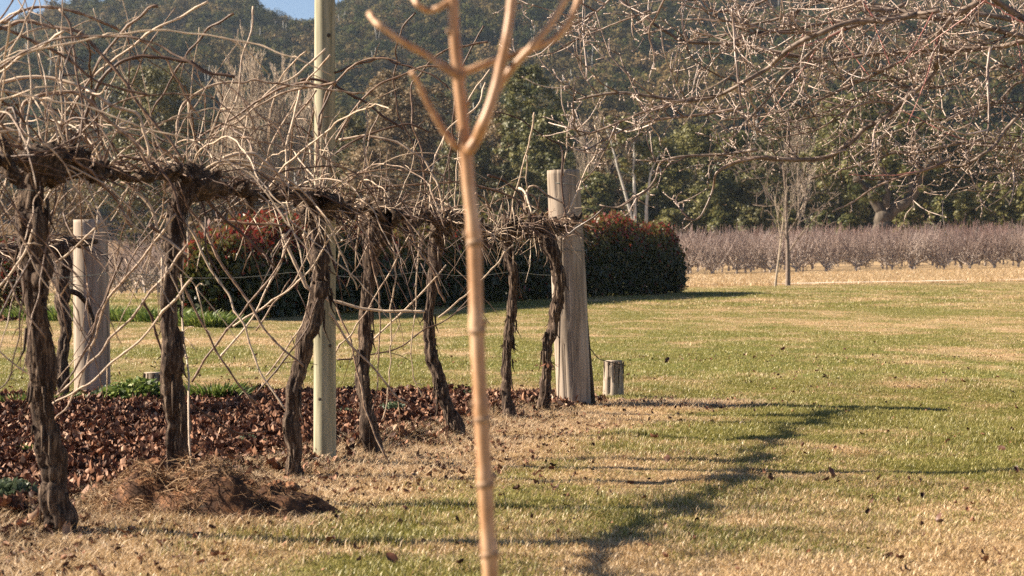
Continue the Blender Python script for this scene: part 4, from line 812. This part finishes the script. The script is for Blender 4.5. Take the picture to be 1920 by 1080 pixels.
# ---------------------------------------------------------------- right fruit tree hanging into the picture
r = np.random.default_rng(55)
TB = np.array([4.5, 12.3, 0.0]); ft = thing('fruit_tree', 'spreading bare fruit tree whose budding branches hang in from the upper right', 'tree', TB)
P = np.array([[4.5, 12.3, -.05], [4.48, 12.3, .5], [4.40, 12.28, 1.0], [4.3, 12.2, 1.35]]); mb = gnarl(P, [.15, .12, .115, .12], 5, 20, 40, 2, .12, .1); tubes(mb, cr(np.array([[4.3, 12.2, 1.3], [4.15, 12.1, 1.9], [4.2, 12.3, 2.8]]), 12), np.linspace(.09, .04, 12), 10)
tubes(mb, cr(np.array([[4.3, 12.2, 1.25], [4.7, 12.5, 1.9], [5.3, 12.9, 2.8]]), 12), np.linspace(.09, .03, 12), 10); obj('trunk', mb, M['limb'], ft, True)
J = [np.array([4.25, 12.15, 1.4]), np.array([4.15, 12.1, 1.9]), np.array([4.17, 12.2, 2.4])]
RT = [ # path from outside (right) to tip (left), width, depth
 ([(1930,72),(1896,62),(1849,49),(1810,41),(1771,34),(1733,29),(1681,19),(1642,16),(1606,10),(1540,-5)],13,11.2), ([(1960,60),(1880,30),(1790,20),(1700,15),(1630,3),(1560,-12)],11,11.8), ([(1950,64),(1920,44),(1888,23),(1860,3),(1820,-30)],21,10.8),
 ([(1950,78),(1870,87),(1823,89),(1782,93),(1717,93),(1640,98),(1560,112)],11,11.5), ([(1900,-30),(1850,0),(1805,23),(1782,41),(1769,57),(1764,78),(1769,96),(1761,114),(1756,132),(1735,156),(1699,187),(1676,210),(1655,226),(1626,241),(1606,262),(1590,275),(1560,295),(1510,300),(1440,294),(1400,296),(1360,310)],14,11.0),
 ([(1720,25),(1680,35),(1600,40),(1540,60),(1493,83),(1460,109),(1441,127),(1416,143),(1397,153),(1374,166),(1333,181),(1286,185),(1260,181),(1180,170),(1120,175),(1090,182)],9.5,10.6), ([(1850,85),(1760,93),(1680,100),(1590,104),(1545,111),(1493,108),(1454,104),(1429,96),(1395,88),(1364,84),(1312,83),(1276,78),(1255,65),(1230,50),(1190,20),(1160,0),(1130,-30)],9,12.0),
 ([(1760,20),(1700,30),(1640,40),(1571,62),(1532,91),(1504,117),(1488,132),(1467,150),(1449,174),(1429,197),(1405,223),(1387,241),(1369,262)],7.5,10.9), ([(1700,110),(1640,140),(1590,161),(1545,181),(1506,197),(1475,205),(1420,215),(1350,222)],6,11.3),
 ([(1960,180),(1925,205),(1905,225),(1888,243),(1870,269),(1849,284),(1823,300),(1797,310),(1766,310),(1720,325)],10,11.1), ([(1980,290),(1920,281),(1875,273),(1830,268),(1790,262)],9,11.6), ([(1860,260),(1790,270),(1720,287),(1676,289),(1642,302),(1590,320),(1520,340)],6,11.4),
 ([(1780,300),(1740,318),(1700,330),(1640,352),(1600,380),(1560,400)],5,11.0), ([(1915,260),(1901,302),(1896,339),(1875,357),(1816,357),(1790,344)],4,11.2), ([(1420,280),(1340,290),(1260,298),(1235,310),(1228,335),(1215,355),(1180,380),(1150,393),(1122,388)],5.5,10.7),
 ([(1440,294),(1380,305),(1345,325),(1340,350),(1330,380),(1310,413),(1285,412)],5,10.9), ([(1400,200),(1330,212),(1250,222),(1190,235),(1130,262),(1100,279),(1075,277)],5,10.8), ([(1300,183),(1220,205),(1160,230),(1100,252),(1060,258)],4.5,10.6), ([(1856,90),(1851,130),(1852,170),(1853,225),(1848,250)],5,10.2),
 ([(1372,15),(1376,60),(1380,130),(1390,200),(1402,240)],4.5,10.3), ([(1700,5),(1640,30),(1560,40),(1480,55),(1430,62),(1390,80),(1350,70),(1310,50)],6.5,11.6), ([(1600,-20),(1520,10),(1460,35),(1400,50),(1350,72)],6.5,11.9), ([(1250,-10),(1230,30),(1215,60),(1225,110),(1215,150)],4,11),
 ([(1450,-10),(1400,15),(1330,20),(1270,5)],5,11.4), ([(1900,130),(1840,140),(1760,165),(1690,165),(1610,185),(1540,215),(1470,235)],6.5,11.7), ([(1940,150),(1870,190),(1800,215),(1730,225),(1660,250),(1600,290)],6,11.9), ([(1160,-20),(1120,20),(1085,40),(1060,50),(1030,30)],4,11), ([(1220,20),(1150,45),(1110,60),(1070,70)],3.5,11.2), ([(1125,180),(1100,150),(1085,120),(1075,85)],3.2,10.8),
 ([(1540,60),(1500,62),(1450,60),(1400,45),(1340,38),(1290,35)],5,11.4), ([(1690,200),(1640,190),(1590,205),(1540,240),(1500,250),(1440,262)],4.5,11.3), ([(1790,95),(1740,130),(1680,150),(1620,150),(1580,160)],6,11.6), ([(1950,330),(1905,300),(1870,295),(1840,305)],4,11.6)]
limbs = []; lw = []
for L, wp, d in RT:
    L = np.array(L, float); n = len(L); ds = d + np.cumsum(r.normal(0, .05, n)); P = np.array([W(a, b, q) for (a, b), q in zip(L, ds)])
    if L[0, 0] > 1880: j = J[0] if L[0, 1] > 120 else J[1]; P = np.vstack([j, j * .45 + P[0] * .55 + [0, 0, .03], P])
    m_ = int(max(12, np.linalg.norm(np.diff(P, axis=0), axis=1).sum() / .03)); Q = cr(P, m_) + np.cumsum(r.normal(0, .0022, (m_, 3)), 0) * .5
    r0 = wp / F * d / 2; rad = np.linspace(r0 * 1.15, r0 * .5, m_) if len(P) == n else np.concatenate([np.linspace(max(.035, r0), r0 * 1.1, m_ // 4), np.linspace(r0 * 1.1, r0 * .5, m_ - m_ // 4)]); rad = rad * (1 + .10 * r.normal(size=m_).clip(-1, 2))
    mb = MB(); tubes(mb, Q, rad, 8); obj('branch', mb, M['limb'] if wp > 5 else M['twig'], ft, True); limbs.append(Q); lw.append(r0)
tw = []; sprs = []; tmb = MB(); bud = []
def child(Q, i, L, r0, N=6, bias=None, ang=.9):
    t0 = norm(Q[min(i + 1, len(Q) - 1)] - Q[max(i - 1, 0)]); q = norm(np.cross(t0, r.normal(size=3))); a = ang * (.6 + .8 * r.random()); d = norm(t0 * np.cos(a) + q * np.sin(a) + (bias if bias is not None else 0)); P = [Q[i]]; cv = r.normal(size=3) * .22 + np.array([0, 0, .10])
    for k in range(N - 1): d = norm(d + cv * .5 + r.normal(size=3) * .12); P.append(P[-1] + d * L / (N - 1))
    return np.array(P)
L1 = []; 
for Q, r0 in zip(limbs, lw):
    seg = np.linalg.norm(np.diff(Q, axis=0), axis=1).mean(); 
    for i in range(3, len(Q) - 1):
        px = 960 + Q[i, 0] / Q[i, 1] * F
        pr = seg / .10 * (1.35 if px > 1500 else 1.0 if px > 1250 else .7)
        py = HY - (Q[i, 2] - EYE) / Q[i, 1] * F
        if py > 330: pr *= .35
        if px < 1960 and r.random() < pr:
            L1.append(child(Q, i, (.12 + .42 * r.random() ** 1.5) * (1 if py < 260 else .6), .004, 8, bias=np.array([-.25, 0, 0.02])))
L1 = np.array(L1); 
tubes(tmb, L1, np.tile(np.linspace(.0046, .0022, 8), (len(L1), 1)) * (.7 + .6 * r.random((len(L1), 1))), 5, r.random(len(L1)))
L2 = []
for P in L1:
    for i in range(1, 8):
        if r.random() < .55: L2.append(child(P, i, .04 + .20 * r.random() ** 1.4, .002, 5, ang=.9))
for Q in limbs:
    for i in range(2, len(Q)):
        py = HY - (Q[i, 2] - EYE) / Q[i, 1] * F
        if r.random() < (.26 if py < 300 else .10): L2.append(child(Q, i, .02 + .08 * r.random(), .002, 5, ang=1.2))
L2 = np.array(L2); tubes(tmb, L2, np.tile(np.linspace(.0027, .0016, 5), (len(L2), 1)) * (.8 + .5 * r.random((len(L2), 1))), 4, .2 + .8 * r.random(len(L2)))
L3 = []
for P in L2:
    for i in range(1, 5):
        if r.random() < .36: L3.append(child(P, i, .010 + .03 * r.random(), .0015, 3, ang=1.1))
L3 = np.array(L3); tubes(tmb, L3, np.tile(np.array([.0018, .0022, .0026]), (len(L3), 1)), 4, .45 + .55 * r.random(len(L3)))
E = np.concatenate([L2[:, -1], L3[:, -1], L1[:, -1]]); Dv = norm(np.concatenate([L2[:, -1] - L2[:, -2], L3[:, -1] - L3[:, -2], L1[:, -1] - L1[:, -2]]))
B_ = np.stack([E - Dv * .002, E + Dv * .003, E + Dv * .008, E + Dv * .012], 1); tubes(tmb, B_, np.tile(np.array([.0014, .0038, .0034, .0010]), (len(B_), 1)), 5, .75 + .25 * r.random(len(B_)))
obj('twigs', tmb, M['twig'], ft)
print('twigs', len(L1), len(L2), len(L3))
for k in range(16):
    mb = MB(); a = W(1900 - 420 * r.random() ** 1.6, -10 + 260 * r.random(), 10.4 + r.random()); d = norm(np.array([-.8 + .9 * r.random(), r.normal(0, .3), r.normal(-.1, .6)])); L = .25 + .4 * r.random(); tt = np.linspace(0, 1, 12)[:, None]; j = np.argmin([np.linalg.norm(q - a, axis=1).min() for q in limbs]); qq = limbs[j]; a = qq[np.argmin(np.linalg.norm(qq - a, axis=1))]
    tubes(mb, a + d * L * tt + np.array([0, 0, .12]) * L * tt ** 2 + r.normal(0, .002, (12, 3)), np.linspace(.0042, .0018, 12), 5); obj('red_shoot', mb, M['redtwig'], ft)

# ---------------------------------------------------------------- heap of clay, roots and straw
r = np.random.default_rng(66)
hp_ = thing('soil_heap', 'low heap of orange soil and matted roots beside the second vine', 'heap', (HEAPC[0], HEAPC[1], float(H(*HEAPC))))
u = np.linspace(0, 1, 26); a = np.linspace(0, 6.283, 61)[:-1]; Uu, Aa = np.meshgrid(u, a, indexing='ij'); x = HEAPC[0] + .52 * Uu * np.cos(Aa) * (1 + .25 * (fbm(np.cos(Aa) * 2 + 4, np.sin(Aa) * 2 + 4, 2) - .5)); y = HEAPC[1] + .33 * Uu * np.sin(Aa)
z = H(x, y) - .01 + .215 * (1 - Uu ** 2) * np.clip(2.4 * fbm(x * 4.5, y * 4.5, 71) - .55, -.1, 2) + .05 * (fbm(x * 25, y * 25, 72) - .5) * (1 - Uu)
i = (np.arange(25)[:, None] * 60 + np.arange(60)[None, :]); j = (np.arange(25)[:, None] * 60 + (np.arange(60)[None, :] + 1) % 60)
mb = MB(); mb.add(np.stack([x, y, z], -1), np.stack([i, i + 60, j + 60, j], -1).reshape(-1, 4)); obj('mound', mb, M['soil'], hp_, True)
n = 2000; uu = np.sqrt(r.random(n)) * 1.15; aa = r.random(n) * 6.28; x = HEAPC[0] - .05 + .46 * uu * np.cos(aa); y = HEAPC[1] + .30 * uu * np.sin(aa); z = H(x, y) + .215 * (1 - uu ** 2) * np.clip(2.4 * fbm(x * 4.5, y * 4.5, 71) - .55, -.1, 2) + .03 * r.random(n) - .004
d = norm(r.normal(size=(n, 3)) * np.array([1, 1, .5])); Ln = (.02 + .05 * r.random(n))[:, None]; c = np.array([0, 0, 1.0]); P = np.stack([x, y, z], -1); P0 = P - d * Ln; P2 = P + d * Ln; P1 = P + c * Ln * .4 * r.random((n, 1))
mb = MB(); tubes(mb, np.stack([P0, P1, P2], 1), np.tile(np.array([.0012, .0016, .001]), (n, 1)), 3, r.random(n) * np.where(x > HEAPC[0] + .02, .45, 1.0), caps=False); tag(obj('roots', mb, M['roots'], hp_), kind='stuff')  # roots on the right half darkened: the hollow's shade put into their colour
def rock(c, s, seed, mb):
    q = np.random.default_rng(seed); th = np.linspace(0, np.pi, 19); ph = np.linspace(0, 6.2832, 31)[:-1]; T_, Ph = np.meshgrid(th, ph, indexing='ij'); rad = s * (.35 + .75 * fbm(np.cos(Ph) * 1.6 + 3 + seed, np.sin(Ph) * 1.6 + T_ * 1.5, seed) + .9 * (fbm(np.cos(Ph) * 4 + 9, np.sin(Ph) * 4 + T_ * 6, seed + 3) - .35)) 
    V = c + np.stack([rad * np.sin(T_) * np.cos(Ph), rad * np.sin(T_) * np.sin(Ph), rad * .6 * np.cos(T_)], -1); i = (np.arange(18)[:, None] * 30 + np.arange(30)[None]); j = (np.arange(18)[:, None] * 30 + (np.arange(30)[None] + 1) % 30); mb.add(V.reshape(-1, 3), np.stack([i, i + 30, j + 30, j], -1).reshape(-1, 4))
CL = [(575, 885, 10.0, .04, 'pale orange clay clod on the mulch behind the second trunk'), (300, 890, 9.0, .05, 'pale orange clay lump at the top of the soil heap')]
for q, (px, py, s, lab) in enumerate([(293, 888, .055, 'pale orange clay lump crowning the left of the soil heap'), (548, 912, .035, 'orange clay lump at the right of the soil heap'), (520, 935, .045, 'darker orange clay lump low on the right of the heap'), (560, 940, .05, 'broad orange clay lump at the right foot of the heap'), (590, 955, .035, 'small brown clay lump furthest right of the heap'), (470, 930, .03, 'small clay lump in the middle of the heap'), (215, 935, .03, 'small orange lump left of the soil heap'), (505, 905, .025, 'small orange crumb high on the right of the heap'), (605, 925, .022, 'tiny orange lump on the straw right of the heap'), (540, 962, .03, 'dark orange lump at the front right of the heap'), (350, 900, .03, 'orange lump beside the second trunk on the heap')]):
    d = 9.25 if q == 0 else 8.75; x = (px - 960) / F * d; mb = MB(); rock(np.array([x, d, float(H(x, d)) + (.13 if q == 0 else .09 if q < 3 or q == 5 else .03)]), s, 90 + q, mb); tag(obj('clay_lump', mb, M['clod'], smooth=True), lab, 'clay lump')

# ---------------------------------------------------------------- weeds
def weed(px, py, wm, hm, n, label, m='weed', seed=0, grass=False, leaf=.02):
    q = np.random.default_rng(seed + int(px) + 500); d = EYE * F / (py - HY); x0 = (px - 960) / F * d; mb = MB()
    a = q.random(n) * 6.28; rd = np.sqrt(q.random(n)) * wm; x = x0 + rd * np.cos(a); y = d + rd * np.sin(a) * .6; z = H(x, y)
    if grass:
        b = np.stack([x, y, z - .01], -1); dr = norm(np.stack([np.cos(a) * .5, np.sin(a) * .5, 1 + 0 * a], -1) + q.normal(0, .25, (n, 3))); h = hm * (.4 + .7 * q.random(n))[:, None]; sd = norm(np.cross(dr, rdir(n, q))) * leaf * .22; p1 = b + dr * h * .6; p2 = p1 + norm(dr + np.stack([np.cos(a), np.sin(a), -.3 + 0 * a], -1) * .6) * h * .4
        k = np.arange(n); mb.add(np.stack([b - sd, b + sd, p1 + sd, p1 - sd, p2], 1).reshape(-1, 3), np.stack([5 * k, 5 * k + 1, 5 * k + 2, 5 * k + 3], -1), np.repeat(q.random(n), 5)); mb.f.append(np.stack([5 * k + 3, 5 * k + 2, 5 * k + 4], -1))
    else:
        hh = hm * (1 - (rd / wm) ** 2 * .7) * (.2 + .8 * q.random(n)); C = np.stack([x, y, z + hh], -1); u = norm(q.normal(size=(n, 3)) + np.array([0, 0, .3])); v = norm(np.cross(u, rdir(n, q))); s = leaf * (.5 + q.random(n))[:, None]; quads(mb, C, u * s, v * s * .5, q.random(n))
        ns = max(8, n // 12); P = np.stack([np.stack([x[:ns], y[:ns], z[:ns] - .01], -1), (C[:ns] + np.stack([x[:ns], y[:ns], z[:ns]], -1)) / 2, C[:ns]], 1); tubes(mb, P, np.tile(np.array([.002, .0018, .001]), (ns, 1)), 3, caps=False)
    t = tag(obj('weed', mb, M[m]), label, 'weed')
    return t
weed(15, 968, .14, .10, 900, 'blue green weed clump at the lower left corner', 'blueweed')
weed(60, 880, .05, .07, 160, 'small bright weed left of the first trunk', 'weed', grass=True)
weed(255, 768, .28, .16, 900, 'leafy weed patch below the weathered left post', 'weed', leaf=.025)
weed(215, 765, .22, .12, 500, 'low dark weed at the foot of the weathered left post', 'blueweed')
weed(400, 768, .22, .18, 500, 'tall bright green grass clump behind the second trunk', 'weed', grass=True, leaf=.03)
weed(60, 770, .35, .1, 500, 'weed patch behind the first trunk', 'weed', grass=True, leaf=.02)
weed(740, 795, .12, .08, 350, 'grey green weed between the fourth and fifth trunks', 'blueweed', leaf=.016)
weed(650, 800, .14, .04, 350, 'flat grey green weed right of the tall pole', 'blueweed', leaf=.014)
weed(470, 858, .12, .05, 300, 'flat grey weed left of the third trunk', 'blueweed', leaf=.013)
weed(875, 765, .1, .05, 220, 'small pale weed behind the orange sapling', 'blueweed', leaf=.014)
weed(495, 965, .025, .04, 30, 'tiny bright green sprout on the soil heap', 'weed', grass=True)
weed(322, 835, .02, .05, 30, 'thin green sprout at the second trunk', 'weed', grass=True)
for q, (px, py, wm, hm) in enumerate([(60, 598, 1.1, .42), (160, 600, 1.2, .45), (250, 602, 1.1, .42), (330, 604, .9, .35), (395, 612, .55, .35)]):
    weed(px, py, wm, hm * .8, 900, ['rank green grass far behind the first trunk', 'rank green grass behind the weathered left post', 'rank green weeds between the left post and second trunk', 'rank weeds behind the second trunk', 'bright yellow green grass clump at the left foot of the hedge'][q], 'weed', grass=True, leaf=.06)
for q, (px, py) in enumerate([(1045, 560), (1195, 552)]):
    d = EYE * F / (py - HY); x = (px - 960) / F * d
# ---------------------------------------------------------------- fallen leaves on the lawn
LP = [(1250, 680, 1.6), (1468, 660, 1.5), (1584, 657, 1.3), (1415, 676, .9), (1670, 712, 1.0), (1696, 714, 1.2), (1775, 722, 1.3), (1805, 722, 1.2), (1897, 714, 1.3), (1870, 711, 1.1), (1835, 684, .8), (1815, 693, .7), (1704, 730, 1.0), (1225, 830, 1.4), (1250, 868, 1.5), (1776, 835, 1.3), (1898, 818, 1.1), (1878, 848, 1.4), (1905, 894, 1.4), (1565, 900, 1.6), (1120, 938, 1.2), (1345, 745, .8), (1260, 748, .8), (1900, 740, 1.3), (1565, 668, .7), (1640, 645, .7),
      (760, 968, .9), (620, 1022, 1.2), (585, 1040, 1.1), (735, 1060, 1.5), (700, 965, .8), (480, 670, 1.0), (440, 675, .9), (350, 676, .9), (490, 728, 1.0), (520, 735, 1.0), (1390, 800, .8), (1505, 845, .9), (1815, 810, .8), (1845, 1060, 1.3), (1870, 1045, 1.2), (1760, 985, 1.2), (820, 880, 1.1), (865, 900, 1.2), (900, 990, 1.1), (1010, 895, 1.0), (230, 1015, 1.5), (300, 1035, 1.3)]
tk = {0: 'dark curled dead leaf lying alone right of the stump', 1: 'dark upright dead leaf on the far lawn', 2: 'dark dead leaf on the far lawn right of the upright one', 13: 'reddish dead leaf on the lawn below the stump', 14: 'pale pinkish dead leaf on the yellow green lawn', 19: 'dark dead leaf in the middle of the right lawn', 16: 'dark red leaf at the right edge of the lawn', 29: 'curled red brown leaf at the bottom near the sapling'}
prl = [curl_leaf(r, .026).mesh('fallen_leaf', M['mulch']) for _ in range(6)]
for me in prl:
    a = me.attributes['vary']; a.data.foreach_set('value', np.full(len(me.vertices), .1 + .5 * r.random(), np.float32))
lord = {q: i for i, q in enumerate(sorted(range(len(LP)), key=lambda q: LP[q][0]))}
for q, (px, py, s) in enumerate(LP):
    d = EYE * F / (py - HY); x = (px - 960) / F * d; o = bpy.data.objects.new('fallen_leaf', prl[q % 6]); COL.objects.link(o); s = s * (.72 if d < 20 else 1.0); o.scale = (s, s, s); o.location = (x, d, float(H(x, d)) + .03); o.rotation_euler = (r.normal(0, .6), r.normal(0, .6), r.random() * 6)
    tag(o, tk.get(q, 'small brown dead leaf on the grass, ' + ORD[lord[q]] + ' dead leaf from the left'), 'leaf', 'dead leaves scattered on the lawn')
tag(obj('fallen_twig', strand([W(778, 975, 8.6), W(800, 985, 8.5), W(850, 998, 8.3)], .004), M['limb']), 'thin brown twig lying in the straw near the sapling', 'twig')

# ---------------------------------------------------------------- haze
hb = MB(); x0, x1, y0, y1, z0, z1 = -950, 950, -40, 1520, -72, 170
v = np.array([[x, y, z] for z in (z0, z1) for y in (y0, y1) for x in (x0, x1)], float)
hb.add(v, np.array([[0, 2, 3, 1], [4, 5, 7, 6], [0, 1, 5, 4], [2, 6, 7, 3], [0, 4, 6, 2], [1, 3, 7, 5]]))
hm = bpy.data.materials.new('haze_air'); hm.use_nodes = True; n = hm.node_tree.nodes; n.remove(n['Principled BSDF'])
pv = n.new('ShaderNodeVolumePrincipled'); pv.inputs['Color'].default_value = (.62, .78, 1, 1); pv.inputs['Density'].default_value = .0001; pv.inputs['Anisotropy'].default_value = .3
hm.node_tree.links.new(pv.outputs[0], n['Material Output'].inputs['Volume'])
tag(obj('haze', hb, hm), 'thin blue air haze between the viewer and the hill', 'haze', kind='stuff')
